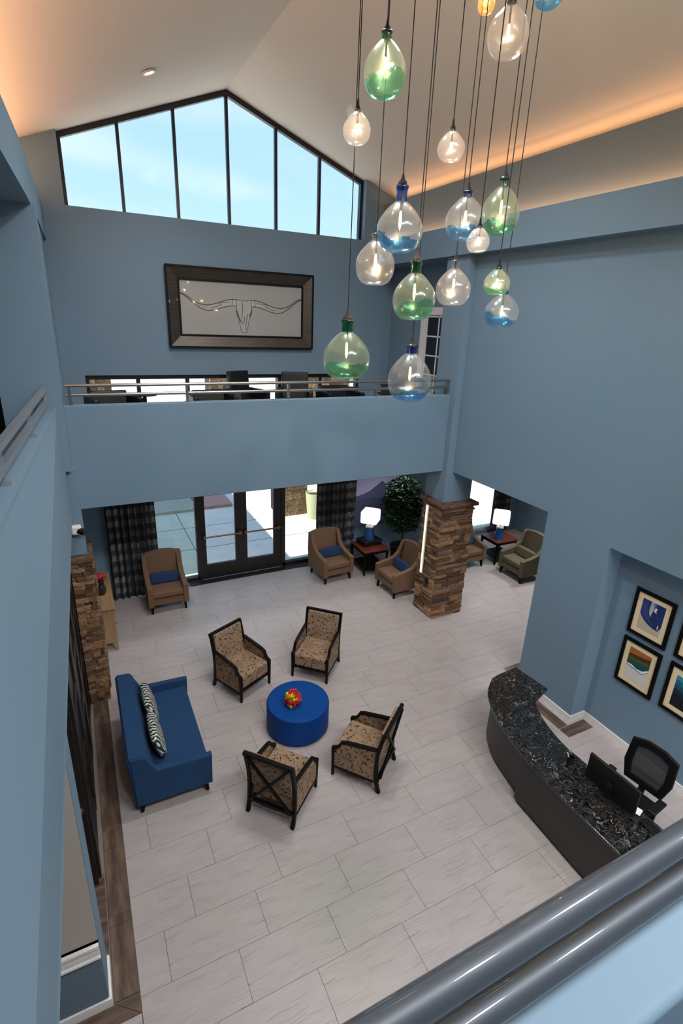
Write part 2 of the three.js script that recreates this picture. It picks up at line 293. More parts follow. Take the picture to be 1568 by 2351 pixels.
// ------------------------------------------------------------------ left side
{
  const hull = (b0, b1, t0, t1, z0, z1, y0, y1, th) => new ConvexGeometry([V(b0, y0, z0), V(b1, y0, z1), V(t0, y1, z0), V(t1, y1, z1), V(b0 - th, y0, z0), V(b1 - th, y0, z1), V(t0 - th, y1, z0), V(t1 - th, y1, z1)]);
  { // parapet of the upper hall, its face drawn as a fine grid
    const g0 = hull(-0.25, -0.405, -0.24, -0.755, -7.32, 1.5, 3.031, 4.449, 0.29), NZ = 24, NY = 8, pos = [], uv = [], idx = [];
    for (let j = 0; j <= NY; j++) for (let i = 0; i <= NZ; i++) { const t = i / NZ, q = j / NY, xb = -0.245 - 0.155 * t, xt = -0.235 - 0.515 * t, z = -7.32 + 8.82 * t; pos.push(xb + (xt - xb) * q, 3.03 + 1.42 * q, z); uv.push(z, 3.03 + 1.42 * q); }
    for (let j = 0; j < NY; j++) for (let i = 0; i < NZ; i++) { const k = j * (NZ + 1) + i; idx.push(k, k + NZ + 1, k + 1, k + 1, k + NZ + 1, k + NZ + 2); }
    const f = new THREE.BufferGeometry(); f.setAttribute('position', new THREE.Float32BufferAttribute(pos, 3)); f.setAttribute('uv', new THREE.Float32BufferAttribute(uv, 2)); f.setIndex(idx); f.computeVertexNormals();
    const top = new THREE.BufferGeometry(), tp = []; for (const [x, z] of [[-0.235, -7.32], [-0.535, -7.32], [-0.75, 1.5], [-0.535, -7.32], [-1.05, 1.5], [-0.75, 1.5]]) tp.push(x, 4.45, z); top.setAttribute('position', new THREE.Float32BufferAttribute(tp, 3)); top.computeVertexNormals();
    const w = struct('wall_left', uvm(g0), M.blue); part(w, 'parapet_face', f, M.blue); part(w, 'parapet_top', top, M.blue);
  }
  struct('wall_left_end', merge([bx(-0.8, -0.165, 3.65, 6.66, -7.92, -7.3), bx(-0.75, -0.13, 2.43, 3.65, -7.95, -7.42)]), M.blue);
  struct('wall_left_upper_hall', bx(-0.34, -0.18, 3.65, 6.66, RZ, -7.92), M.blue);
  struct('wall_left_lower', bx(-0.55, -0.35, 0, 3.03, RZ, -7.95), M.blue);
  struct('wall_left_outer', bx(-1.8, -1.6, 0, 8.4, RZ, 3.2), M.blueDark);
  struct('floor_left_hall', bx(-1.6, -0.72, 3.03, 3.65, RZ, 3.2), M.beige);
  struct('trim_4', uvm(plan([[-0.135, RZ], [-0.18, -7.9], [-0.205, -6.9], [-0.28, -5.0], [-0.33, -3.0], [-0.36, 3.2], [-0.8, 3.2], [-0.8, RZ]], 6.66, 7.17)), M.blue);
  struct('ceiling_left_hall', bx(-1.6, -0.5, 6.67, 6.9, RZ, 3.2), M.blue);
  struct('wall_left_cove', bx(-1.0, -0.9, 6.9, 8.4, RZ, 3.2), M.blue);
  // pier with wainscot
  const pier = struct('wall_left_pier', bx(-1.6, -0.365, 0, 3.03, -3.6, -3.26), M.blue);
  part(pier, 'beige_field', bx(-1.6, -0.372, 0.85, 3.02, -3.26, -3.252), M.beige);
  part(pier, 'wainscot_field', bx(-1.6, -0.372, 0.1, 0.67, -3.26, -3.252), M.blueDark);
  part(pier, 'chair_rail', merge([bx(-1.6, -0.37, 0.67, 0.86, -3.26, -3.23), bx(-1.6, -0.37, 0.69, 0.71, -3.26, -3.21), bx(-1.6, -0.37, 0.74, 0.8, -3.26, -3.215), bx(-1.6, -0.37, 0.83, 0.86, -3.26, -3.2)]), M.white);
  struct('baseboard_left', merge([bx(-1.6, -0.345, 0, 0.1, -3.26, -3.235), bx(-0.365, -0.345, 0, 0.1, -3.6, -3.26)]), M.white);
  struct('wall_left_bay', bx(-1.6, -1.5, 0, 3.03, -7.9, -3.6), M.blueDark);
}
struct('wall_front', bx(-1.8, 7.2, 0, 9.6, 3.2, 3.4), M.blue);
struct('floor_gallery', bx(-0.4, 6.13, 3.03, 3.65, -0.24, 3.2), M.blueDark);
struct('wall_gallery', uvm(new RoundedBoxGeometry(6.5, 1.42, 0.13, 4, 0.02).translate(2.88, 3.72, -0.305)), M.blue);

// dark wood doors below the upper hall
{
  const d = struct('door_2');
  part(d, 'door_frame', merge([bx(-0.5, -0.37, 0, 2.7, -7.34, -7.22), bx(-0.5, -0.37, 0, 2.7, -4.58, -4.46), bx(-0.5, -0.37, 2.55, 2.7, -7.22, -4.58)]), M.doorWood);
  for (let i = 0; i < 3; i++) {
    const z0 = -7.2 + i * 0.875, z1 = z0 + 0.86, leaf = part(d, 'door_leaf', merge([bx(-0.44, -0.4, 0.01, 2.54, z0, z1)]), M.doorWood);
    part(leaf, 'stile', bx(-0.4, -0.375, 0.01, 2.54, z0, z0 + 0.11), M.doorWood); part(leaf, 'stile', bx(-0.4, -0.375, 0.01, 2.54, z1 - 0.11, z1), M.doorWood);
    for (const [a, b] of [[0.01, 0.22], [0.95, 1.1], [1.75, 1.87], [2.42, 2.54]]) part(leaf, 'rail', bx(-0.4, -0.38, a, b, z0 + 0.11, z1 - 0.11), M.doorWood);
  }
  const o = struct('door_3');   // the open leaf, turned into the bay
  const leaf = part(o, 'door_leaf', bx(-1.25, -0.4, 0.01, 2.54, -4.45, -4.41), M.doorWood);
  part(leaf, 'stile', bx(-0.5, -0.4, 0.01, 2.54, -4.41, -4.395), M.doorWood);
  part(leaf, 'handle', merge([rod(V(-0.45, 1.05, -4.41), V(-0.45, 1.05, -4.35), 0.018), rod(V(-0.45, 1.05, -4.355), V(-0.56, 1.05, -4.355), 0.012), rod(V(-0.45, 1.05, -4.397), V(-0.45, 1.05, -4.39), 0.032)]), M.steel);
}
// glazed door at the far end of the upper hall
{
  const d = struct('door_4'); const x = 6.5;
  part(d, 'door_frame', merge([bx(x - 0.03, x, 3.65, 5.9, -9.42, -9.3), bx(x - 0.03, x, 3.65, 5.9, -8.34, -8.22), bx(x - 0.03, x, 5.78, 5.92, -9.45, -8.19)]), M.white);
  const leaf = part(d, 'door_leaf', merge([bx(x - 0.025, x - 0.001, 3.66, 5.78, -9.3, -9.2), bx(x - 0.025, x - 0.001, 3.66, 5.78, -8.44, -8.34), bx(x - 0.025, x - 0.001, 3.66, 3.9, -9.2, -8.44)]), M.white);
  for (let i = 0; i < 5; i++) for (let j = 0; j < 2; j++) part(leaf, 'pane', bx(x - 0.012, x - 0.004, 3.9 + i * 0.37 + 0.012, 3.9 + (i + 1) * 0.37 - 0.012, -9.2 + j * 0.38 + 0.01, -9.2 + (j + 1) * 0.38 - 0.01), M.glassDark);
  part(leaf, 'muntin', merge([0, 1, 2, 3, 4].map(i => bx(x - 0.022, x - 0.001, 3.9 + (i + 1) * 0.37 - 0.014, 3.9 + (i + 1) * 0.37 + 0.014, -9.2, -8.44)).concat([bx(x - 0.022, x - 0.001, 3.9, 5.78, -8.835, -8.805)])), M.white);
}

// ------------------------------------------------------------------ cove lights, downlights
function coveLight(name, label, [x, y], z0, z1, dir, w, intensity, glow) {
  const o = thing(name, label, 'light', [x, y, (z0 + z1) / 2]);
  const m = std({ color: 0x000000, emissive: new THREE.Color(1, 0.52, 0.2), emissiveIntensity: glow });
  part(o, 'led_strip', new THREE.BoxGeometry(0.02, 0.012, z1 - z0), m);
  const l = new THREE.RectAreaLight(new THREE.Color(1, 0.5, 0.24), intensity, z1 - z0, w);
  l.position.set(x + dir[0] * 0.02, y + dir[1] * 0.02, (z0 + z1) / 2); l.up.set(0, 0, 1); scene.add(l); l.lookAt(x + dir[0], y + dir[1], (z0 + z1) / 2);
  // lookAt keeps z as up: turn so that the long side runs along z
  l.rotateZ(Math.PI / 2); l.castShadow = true;
}
coveLight('cove_light', 'warm light strip hidden above the grey band under the right ceiling slope', [6.36, 7.855], RZ + 0.15, 3.0, [-0.4, 0.92], 0.05, 7.5, 1);
coveLight('cove_light', 'warm light strip hidden behind the lip of the right blue beam', [6.0, 7.09], RZ + 0.15, 3.0, [0.98, 0.2], 0.04, 24, 1);
coveLight('cove_light', 'warm light strip hidden behind the left blue beam', [-0.62, 7.3], RZ + 0.15, 3.0, [0.3, 0.95], 0.05, 44, 1);

M.lampGlow = std({ color: 0x000000, emissive: new THREE.Color(1, 0.93, 0.82), emissiveIntensity: 2.2 });
function downlight(x, y, z, slope, label, intensity, angle, group, aim = z) {
  const o = thing('recessed_downlight', label, 'light', [x, y, z], 0, group); o.rotation.z = slope;
  part(o, 'trim_ring', new THREE.TorusGeometry(0.085, 0.014, 8, 32).rotateX(Math.PI / 2).translate(0, -0.008, 0), M.white);
  part(o, 'baffle', lathe([[0.08, -0.004], [0.06, 0.03], [0.05, 0.035]], 28), M.black);
  part(o, 'lens', new THREE.CylinderGeometry(0.062, 0.062, 0.006, 24).translate(0, -0.004, 0), M.lampGlow);
  const s = new THREE.SpotLight(new THREE.Color(0.97, 0.98, 1.0), intensity, 0, angle, 0.7, 2);
  s.position.set(x, y - 0.05, z); s.target.position.set(x, 0, aim); s.castShadow = true; s.shadow.radius = 12; s.shadow.mapSize.set(1024, 1024); scene.add(s, s.target);
}
const SL = Math.atan(0.385), SR = -Math.atan(0.365);
downlight(1.41, ceilY(1.41) - 0.012, -9.05, SL, 'round recessed ceiling light near the gable window', 9, 1.0);
downlight(2.35, ceilY(2.35) - 0.012, -5.3, SL, 'recessed downlight left of the ridge before the pendant cluster', 36, 1.25, null, -8.0);
downlight(3.55, ceilY(3.55) - 0.012, -5.0, SR, 'recessed downlight right of the ridge before the pendant cluster', 26, 1.25, null, -8.0);
downlight(0.9, ceilY(0.9) - 0.012, 0.6, SL, 'recessed downlight near the left wall above the gallery', 42, 1.2, null, -3);
downlight(2.35, ceilY(2.35) - 0.012, 0.9, SL, 'recessed downlight left of the ridge above the gallery', 40, 1.2, null, -3);
downlight(3.55, ceilY(3.55) - 0.012, 0.7, SR, 'recessed downlight right of the ridge above the gallery', 40, 1.2, null, -3);
downlight(5.0, ceilY(5.0) - 0.012, 0.9, SR, 'recessed downlight near the right wall above the gallery', 42, 1.2, null, -3);
for (const [x, z, where] of [[1.1, -8.9, 'above the left armchair'], [3.0, -8.9, 'before the entrance doors'], [4.9, -8.7, 'above the armchair right of the doors'], [6.6, -9.6, 'beside the potted tree']]) downlight(x, 3.018, z, 0, 'round recessed downlight in the soffit below the bridge ' + where, 4.5, 1.05, 'downlights under the bridge');
for (const [x, z, where] of [[8.0, -7.4, 'next to the stone column'], [9.8, -8.0, 'above the olive armchair']]) downlight(x, 3.018, z, 0, 'round recessed downlight in the sitting room ceiling ' + where, 14, 1.05, 'downlights of the sitting room');
for (const [x, where] of [[3.9, 'before the reception desk'], [5.5, 'behind the reception desk']]) downlight(x, 3.018, 0.25, 0, 'round recessed downlight in the gallery soffit ' + where, 12, 1.25, 'downlights under the gallery', -2.6);

// ------------------------------------------------------------------ railings
function railing(name, label, segs, posts, y0, top, low, r, square, mat, cap = 0.03) {
  const o = thing(name, label, 'railing');
  const [a, b] = segs;
  for (const y of [top, low]) part(o, 'rail', square ? bar(V(a[0], y, a[1]), V(b[0], y, b[1]), r * 2) : rod(V(a[0], y, a[1]), V(b[0], y, b[1]), r, 24), mat);
  for (const [x, z] of posts) { const p = part(o, 'post', bx(x - 0.018, x + 0.018, y0, top - r * 0.6, z - 0.022, z + 0.022), mat); part(p, 'base_plate', bx(x - cap, x + cap, y0, y0 + 0.008, z - cap, z + cap), mat); }
  return o;
}
railing('railing', 'grey steel two-bar railing on the bridge above the entrance', [[-0.12, -7.65], [5.97, -7.65]], [[-0.08, -7.65], [1.4, -7.65], [2.92, -7.65], [4.47, -7.65], [5.93, -7.65]], 4.44, 4.685, 4.565, 0.022, false, M.steel);
railing('railing', 'brushed steel railing on the left parapet of the upper hall', [[-0.325, -7.28], [-0.8, 0.5]], [[-0.335, -7.2], [-0.428, -5.7], [-0.522, -4.1], [-0.62, -2.5]], 4.45, 4.71, 4.56, 0.025, true, M.steelSatin, 0.045);
railing('railing', 'brushed steel two-tube handrail in the near foreground', [[-0.6, -0.335], [6.12, -0.335]], [[-0.35, -0.335], [1.6, -0.335], [3.5, -0.335], [5.4, -0.335]], 4.43, 4.715, 4.575, 0.024, false, M.steelBrushed, 0.035);

// ------------------------------------------------------------------ stacked stone columns
const stoneGeos = [0, 1, 2, 3, 4, 5, 6].map(() => {
  const q = new THREE.BoxGeometry(1, 1, 1, 3, 2, 1), p = q.attributes.position, seen = {};
  for (let i = 0; i < p.count; i++) { const k = [p.getX(i), p.getY(i), p.getZ(i)].map(v => v.toFixed(2)).join(); const j = seen[k] ??= [rr(-0.05, 0.0), rr(-0.09, 0.09), rr(-0.3, 0.1)]; const x = p.getX(i), y = p.getY(i), z = p.getZ(i);
    if (z > 0) p.setXYZ(i, x * (0.97 + j[0]), y * 0.93 + j[1] * (Math.abs(y) > 0.4 ? 0.7 : 1), z + j[2] * 0.5); }
  return toCreasedNormals(uvm(q, 0.8), 0.5);
});
const stoneCore = (x0, x1, z0, z1, h) => bx(x0 + 0.03, x1 - 0.03, 0, h, z0 + 0.03, z1 - 0.03);
function stones(o, face, a0, a1, plane, y0, y1, l0 = 0.14, l1 = 0.46) { // along 'x' (faces +z) or 'z' (faces -x or +x)
  let y = y0; let k = 0;
  while (y < y1 - 0.01) {
    let h = rr(0.038, 0.085); if (y + h > y1 - 0.03) h = y1 - y;
    let a = a0; const L = a1 - a0;
    while (a < a1 - 0.01) {
      let l = rr(l0, l1); if (a + l > a1 - l0 * 0.6) l = a1 - a;
      const proud = rr(0.0, 0.045), dep = 0.06 + proud;
      const m = part(o, 'stone', stoneGeos[Math.floor(rnd() * 7)], stoneMats[Math.floor(rnd() * 6)]);
      m.scale.set(l + 0.004, h * 0.98, dep);
      if (face === 'front') m.position.set(a + l / 2, y + h / 2, plane - 0.03 + dep / 2);
      if (face === 'left') { m.rotation.y = -Math.PI / 2; m.position.set(plane + 0.03 - dep / 2, y + h / 2, a + l / 2); }
      if (face === 'right') { m.rotation.y = Math.PI / 2; m.position.set(plane - 0.03 + dep / 2, y + h / 2, a + l / 2); }
      a += l; k++;
    }
    y += h;
  }
}
{
  const o = thing('stone_column', 'square column of stacked brown ledge stone with an upright light strip', 'column');
  part(o, 'core', bx(5.93, 6.6, 0, 2.36, -7.93, -7.38), M.mortar);
  stones(o, 'front', 5.895, 6.64, -7.375, 0, 2.35); stones(o, 'left', -7.95, -7.36, 5.925, 0, 2.35);
  const cap = part(o, 'cap', merge([rbx(0.86, 0.07, 0.8, 0.02, 6.27, 2.4, -7.66)]), M.cap);
  const s = thing('wall_light', 'long upright glowing light strip on the side of the stone column', 'light', [5.85, 0.86, -7.75]);
  part(s, 'channel', bx(-0.012, 0.012, 0, 1.46, -0.03, 0.03), M.white);
  part(s, 'led_lens', bx(-0.022, -0.012, 0.01, 1.45, -0.022, 0.022), std({ color: 0x000000, emissive: new THREE.Color(1, 0.86, 0.62), emissiveIntensity: 1.15 }));
  const l = new THREE.RectAreaLight(new THREE.Color(1, 0.82, 0.6), 5, 0.05, 1.4); l.position.set(5.82, 1.59, -7.75); scene.add(l); l.lookAt(0, 1.59, -7.75); l.castShadow = true;
  const b = thing('socket_box', 'small black socket box on the stone column below the light strip', 'socket', [5.845, 0.77, -7.55]);
  part(b, 'housing', rbx(0.06, 0.11, 0.075, 0.008), M.black); part(b, 'face_plate', bx(-0.034, -0.03, -0.04, 0.04, -0.028, 0.028), M.frameMetal);
  const q = thing('stone_column', 'stone column at the left wall beside the dark wood doors', 'column');
  part(q, 'core', bx(-0.7, -0.115, 0, 2.36, -7.92, -7.4), M.mortar);
  stones(q, 'front', -0.36, -0.085, -7.395, 0, 2.33, 0.06, 0.19); stones(q, 'right', -7.94, -7.38, -0.12, 0, 2.33);
  part(q, 'cap', rbx(0.68, 0.09, 0.68, 0.02, -0.4, 2.375, -7.66), M.cap);
}

// ------------------------------------------------------------------ security camera on the left pilaster
{
  const o = thing('security_camera', 'small white security camera below the bridge at the left pilaster', 'camera', [-0.22, 2.83, -7.35]);
  part(o, 'body', rbx(0.13, 0.13, 0.1, 0.03), M.white);
  part(o, 'lens', merge([rod(V(0.03, -0.01, 0.02), V(0.1, -0.03, 0.06), 0.045, 20)]), M.black);
}

// ------------------------------------------------------------------ curtains
function curtain(x0, x1, z, y1, label, group) {
  const n = 96, m = 10, pos = [], uv = [], idx = [], W = x1 - x0, folds = Math.round(W / 0.125);
  for (let j = 0; j <= m; j++) for (let i = 0; i <= n; i++) {
    const u = i / n, v = j / m, y = 0.015 + v * (y1 - 0.015), amp = 0.035 + 0.02 * (1 - v), ph = u * folds * Math.PI * 2 + perlin.noise(u * 5, v * 1.5, x0) * 1.6;
    pos.push(x0 + u * W + 0.015 * Math.cos(ph), y, z + amp * Math.sin(ph)); uv.push(u * W * 1.5 * 1.9, y * 1.35);
  }
  for (let j = 0; j < m; j++) for (let i = 0; i < n; i++) { const a = j * (n + 1) + i; idx.push(a, a + 1, a + n + 2, a, a + n + 2, a + n + 1); }
  const g = new THREE.BufferGeometry(); g.setAttribute('position', new THREE.Float32BufferAttribute(pos, 3)); g.setAttribute('uv', new THREE.Float32BufferAttribute(uv, 2)); g.setIndex(idx); g.computeVertexNormals();
  const o = thing('curtain', label, 'curtain', [0, 0, 0], 0, group);
  part(o, 'panel', g, M.plaid);
  part(o, 'rod', rod(V(x0 - 0.08, y1 + 0.02, z), V(x1 + 0.08, y1 + 0.02, z), 0.015), M.black);
}
curtain(0.2, 1.12, RZ + 0.2, 2.85, 'dark grey plaid curtain behind the tan armchair on the left of the doors');
curtain(4.72, 5.76, RZ + 0.15, 2.85, 'dark plaid curtain between the entrance doors and the potted tree');
curtain(10.2, 10.85, RZ + 0.13, 2.7, 'grey plaid curtain behind the lamp in the right sitting room');

// ------------------------------------------------------------------ tan club armchairs
function clubChair(name, label, mat, pos, turn, group) {
  const o = thing(name, label, 'armchair', pos, turn, group);
  const side = shp([[-0.38, 0.18], [0.36, 0.18], [0.37, 0.555], [0.3, 0.575], [0.1, 0.6], [-0.08, 0.65], [-0.2, 0.76], [-0.3, 0.99], [-0.41, 1.0], [-0.42, 0.6]]);
  for (const s of [-1, 1]) {
    const g = new THREE.ExtrudeGeometry(side, { depth: 0.075, bevelEnabled: true, bevelSize: 0.012, bevelThickness: 0.012, bevelSegments: 2 }).rotateY(-Math.PI / 2).translate(s > 0 ? 0.375 : -0.3, 0, 0);
    part(o, 'arm', uvm(g), mat);
  }
  part(o, 'seat_base', uvm(new RoundedBoxGeometry(0.6, 0.16, 0.7, 2, 0.012).translate(0, 0.27, 0.01)), mat);
  const seat = part(o, 'seat', rbx(0.6, 0.13, 0.62, 0.035, 0, 0.405, 0.055, 3), mat);
  const back = new THREE.ExtrudeGeometry((() => { const s = new THREE.Shape(); s.moveTo(-0.31, 0); s.lineTo(0.31, 0); s.lineTo(0.31, 0.6); s.quadraticCurveTo(0, 0.69, -0.31, 0.6); s.closePath(); return s; })(), { depth: 0.1, bevelEnabled: true, bevelSize: 0.02, bevelThickness: 0.02, bevelSegments: 3 });
  part(o, 'backrest', uvm(back.rotateX(-0.16).translate(0, 0.4, -0.34)), mat);
  for (const s of [-1, 1]) part(o, 'piping', bar(V(s * 0.29, 0.5, -0.215), V(s * 0.29, 0.97, -0.295), 0.02, 0.012), M.piping);
  part(o, 'seam', merge([bar(V(-0.29, 0.345, 0.366), V(0.29, 0.345, 0.366), 0.008)]), M.piping);
  for (const [x, z] of [[-0.31, 0.31], [0.31, 0.31], [-0.31, -0.33], [0.31, -0.33]]) part(o, 'leg', legGeo(x, z, 0, 0.19, 0.035, 0.055, x * 0.04, z * 0.04), M.ebony);
  return o;
}
function lumbar(label, mat, [x, y, z], turn, w = 0.57, h = 0.235) {
  const g = new THREE.SphereGeometry(1, 28, 18), p = g.attributes.position;
  for (let i = 0; i < p.count; i++) { const a = [p.getX(i), p.getY(i), p.getZ(i)], f = (v, e) => Math.sign(v) * Math.pow(Math.abs(v), e); p.setXYZ(i, f(a[0], 0.32) * w / 2, f(a[1], 0.36) * h / 2, f(a[2], 0.8) * 0.065); }
  g.computeVertexNormals(); g.rotateX(-0.22);
  const m = single('lumbar_pillow', g, mat, label, 'pillow'); m.position.set(x, y, z); m.rotation.y = turn; return m;
}
clubChair('club_armchair', 'tan club armchair in front of the left plaid curtain', M.tan, [1.16, 0, -9.95], 0.0);
lumbar('navy lumbar pillow on the armchair left of the doors', M.navy, [1.16, 0.575, -10.02], 0.0);
clubChair('club_armchair', 'tan club armchair right of the entrance doors', M.tan, [4.82, 0, -9.83], 0.08);
lumbar('navy lumbar pillow on the armchair right of the doors', M.navy, [4.82, 0.575, -9.9], 0.08);
clubChair('club_armchair', 'tan club armchair turned sideways half behind the stone column', M.tan, [5.93, 0, -8.66], -Math.PI / 2 + 0.05);
lumbar('blue lumbar pillow on the sideways armchair behind the stone column', M.navy, [6.0, 0.575, -8.66], -Math.PI / 2 + 0.05);
clubChair('club_armchair', 'olive armchair at the right edge of the sitting room', M.olive, [9.07, 0, -8.12], -Math.PI / 2);
lumbar('olive lumbar pillow on the olive armchair', M.olive, [9.14, 0.575, -8.12], -Math.PI / 2);
clubChair('club_armchair', 'tan seat armchair with teal cushions right behind the stone column', M.tan, [8.2, 0, -9.2], 0.0);
lumbar('dark teal cushion on the armchair by the right window', M.teal, [8.2, 0.62, -9.27], 0.0, 0.56, 0.32);
lumbar('teal cushion leaning over the arm of the armchair by the right window', M.teal, [8.4, 0.83, -9.47], 0.2, 0.4, 0.26);

// ------------------------------------------------------------------ patterned cross-back armchairs round the ottoman
function crossChair(label, pos, turn) {
  const o = thing('cross_back_armchair', label, 'armchair', pos, turn, 'patterned armchairs round the ottoman');
  const W = 0.3, sideBand = (pts, w) => { // band of width w along a polyline in (z, y)
    const up = [], dn = []; for (let i = 0; i < pts.length; i++) { const a = pts[Math.max(0, i - 1)], b = pts[Math.min(pts.length - 1, i + 1)], d = Math.hypot(b[0] - a[0], b[1] - a[1]), nx = -(b[1] - a[1]) / d, ny = (b[0] - a[0]) / d; up.push([pts[i][0] + nx * w / 2, pts[i][1] + ny * w / 2]); dn.unshift([pts[i][0] - nx * w / 2, pts[i][1] - ny * w / 2]); } return up.concat(dn);
  };
  const exX = (poly, x0, x1) => uvm(new THREE.ExtrudeGeometry(shp(poly.map(([z, y]) => [-z, y])), { depth: x1 - x0, bevelEnabled: false }).rotateY(Math.PI / 2).translate(x0, 0, 0));
  const armPath = [[-0.285, 0.66], [-0.1, 0.635], [0.12, 0.6], [0.19, 0.575], [0.215, 0.52], [0.245, 0.475], [0.305, 0.45]];
  for (const s of [-1, 1]) {
    const x0 = s > 0 ? W - 0.02 : -W - 0.02, x1 = x0 + 0.042;
    part(o, 'arm', exX(sideBand(armPath, 0.034), x0, x1), M.ebony);
    part(o, 'side_panel', exX([[-0.27, 0.17], [0.29, 0.17], [0.29, 0.43], [0.24, 0.455], [0.205, 0.5], [0.18, 0.56], [0.1, 0.59], [-0.27, 0.64]], x0 + 0.01, x1 - 0.01), M.pattern);
    part(o, 'side_rail', bx(x0, x1, 0.145, 0.175, -0.27, 0.3), M.ebony);
    part(o, 'leg', legGeo(s * W, 0.3, 0, 0.46, 0.03, 0.045), M.ebony);
    part(o, 'back_leg', exX(sideBand([[-0.345, 0.0], [-0.305, 0.15], [-0.29, 0.4], [-0.3, 0.6], [-0.345, 0.82], [-0.375, 0.93]], 0.042), x0, x1), M.ebony);
  }
  part(o, 'seat', rbx(2 * W - 0.045, 0.22, 0.58, 0.03, 0, 0.335, 0.015, 3), M.pattern);
  part(o, 'front_rail', bx(-W, W, 0.195, 0.225, 0.285, 0.315), M.ebony);
  part(o, 'backrest', uvm(new RoundedBoxGeometry(2 * W - 0.05, 0.52, 0.06, 2, 0.02).rotateX(-0.14).translate(0, 0.66, -0.305)), M.pattern);
  part(o, 'top_rail', bx(-W - 0.02, W + 0.02, 0.905, 0.945, -0.4, -0.355), M.ebony);
  part(o, 'back_rail', bx(-W, W, 0.17, 0.21, -0.335, -0.295), M.ebony);
  for (const s of [-1, 1]) part(o, 'cross_brace', bar(V(-s * (W - 0.03), 0.2, -0.34), V(s * (W - 0.03), 0.91, -0.4), 0.034, 0.024), M.ebony);
  return o;
}
{
  const face = (bx_, bz, fx, fz) => Math.atan2(fx - bx_, fz - bz);
  crossChair('patterned armchair with cross back facing the camera, behind the ottoman near the sofa', [1.855, 0, -6.87], face(1.44, -6.98, 1.73, -6.39));
  crossChair('patterned armchair with cross back farthest from the sofa, behind the ottoman', [3.1, 0, -6.77], face(3.54, -6.76, 3.09, -6.29) );
  crossChair('patterned armchair nearest the sofa showing its cross back to the camera', [1.715, 0, -4.6], face(1.67, -4.2, 2.15, -4.63));
  crossChair('patterned armchair on the desk side of the ottoman, seen from its flank', [2.845, 0, -4.62], face(2.82, -4.22, 2.42, -4.72));
}

// ------------------------------------------------------------------ blue sofa
{
  const o = thing('sofa', 'blue two-seat sofa with its back to the dark wood doors', 'sofa', [0.5, 0, -5.86], Math.PI / 2);   // local +z looks to +x
  // local: x along the length (world -z..), z depth
  const L = 1.62, D = 0.84, mat = M.sofaBlue;
  part(o, 'base', rbx(L, 0.24, D, 0.02, 0, 0.28, 0.0), mat);
  part(o, 'seat', rbx(L - 0.14, 0.12, D - 0.2, 0.035, 0, 0.44, 0.1, 3), mat);
  const bs = shp([[-0.43, 0.17], [-0.2, 0.17], [-0.19, 0.45], [-0.285, 0.82], [-0.32, 0.86], [-0.46, 0.87], [-0.48, 0.84]]);
  part(o, 'backrest', uvm(new THREE.ExtrudeGeometry(bs, { depth: L - 0.04, bevelEnabled: true, bevelSize: 0.015, bevelThickness: 0.02, bevelSegments: 2 }).rotateY(-Math.PI / 2).translate(L / 2 - 0.02, 0, 0)), mat);
  const as = shp([[-0.42, 0.17], [0.43, 0.17], [0.44, 0.575], [-0.16, 0.6], [-0.2, 0.62], [-0.31, 0.84], [-0.45, 0.85]]);
  for (const s of [-1, 1]) part(o, 'arm', uvm(new THREE.ExtrudeGeometry(as, { depth: 0.05, bevelEnabled: true, bevelSize: 0.014, bevelThickness: 0.014, bevelSegments: 2 }).rotateY(-Math.PI / 2).translate(s > 0 ? L / 2 : -L / 2 + 0.05, 0, 0)), mat);
  part(o, 'seam', merge([bar(V(-L / 2 + 0.08, 0.38, D / 2 + 0.004), V(L / 2 - 0.08, 0.38, D / 2 + 0.004), 0.008)]), col(0x10243c, 0.9));
  for (const [x, z] of [[-0.72, 0.36], [0.72, 0.36], [-0.72, -0.36], [0.72, -0.36]]) part(o, 'leg', legGeo(x, z, 0, 0.18, 0.035, 0.07, x * 0.05, z * 0.08), M.ebony);
  for (const [k, z] of [[0, -6.18], [1, -5.55]]) {
    const g = new THREE.SphereGeometry(1, 26, 18), p = g.attributes.position, uv = g.attributes.uv, f = (v, e) => Math.sign(v) * Math.pow(Math.abs(v), e);
    for (let i = 0; i < p.count; i++) { const x = f(p.getX(i), 0.5), y = f(p.getY(i), 0.5), q = p.getZ(i); p.setXYZ(i, x * 0.3, y * 0.19, f(q, 0.8) * 0.06); uv.setXY(i, y * 0.25 + 0.5 + (q > 0 ? 0.3 : 0), x * 0.5 + 0.5); uv.setXY(i, x * 0.5 + k * 0.37, y * 0.3 + q * 0.3); }
    g.computeVertexNormals(); g.rotateX(-0.28);
    const m = single('throw_pillow', g, M.zebra, k ? 'black and white zebra pillow at the near end of the blue sofa' : 'black and white zebra pillow at the far end of the blue sofa', 'pillow', 'zebra pillows on the sofa');
    m.position.set(0.385, 0.685, z); m.rotation.y = Math.PI / 2;
  }
}

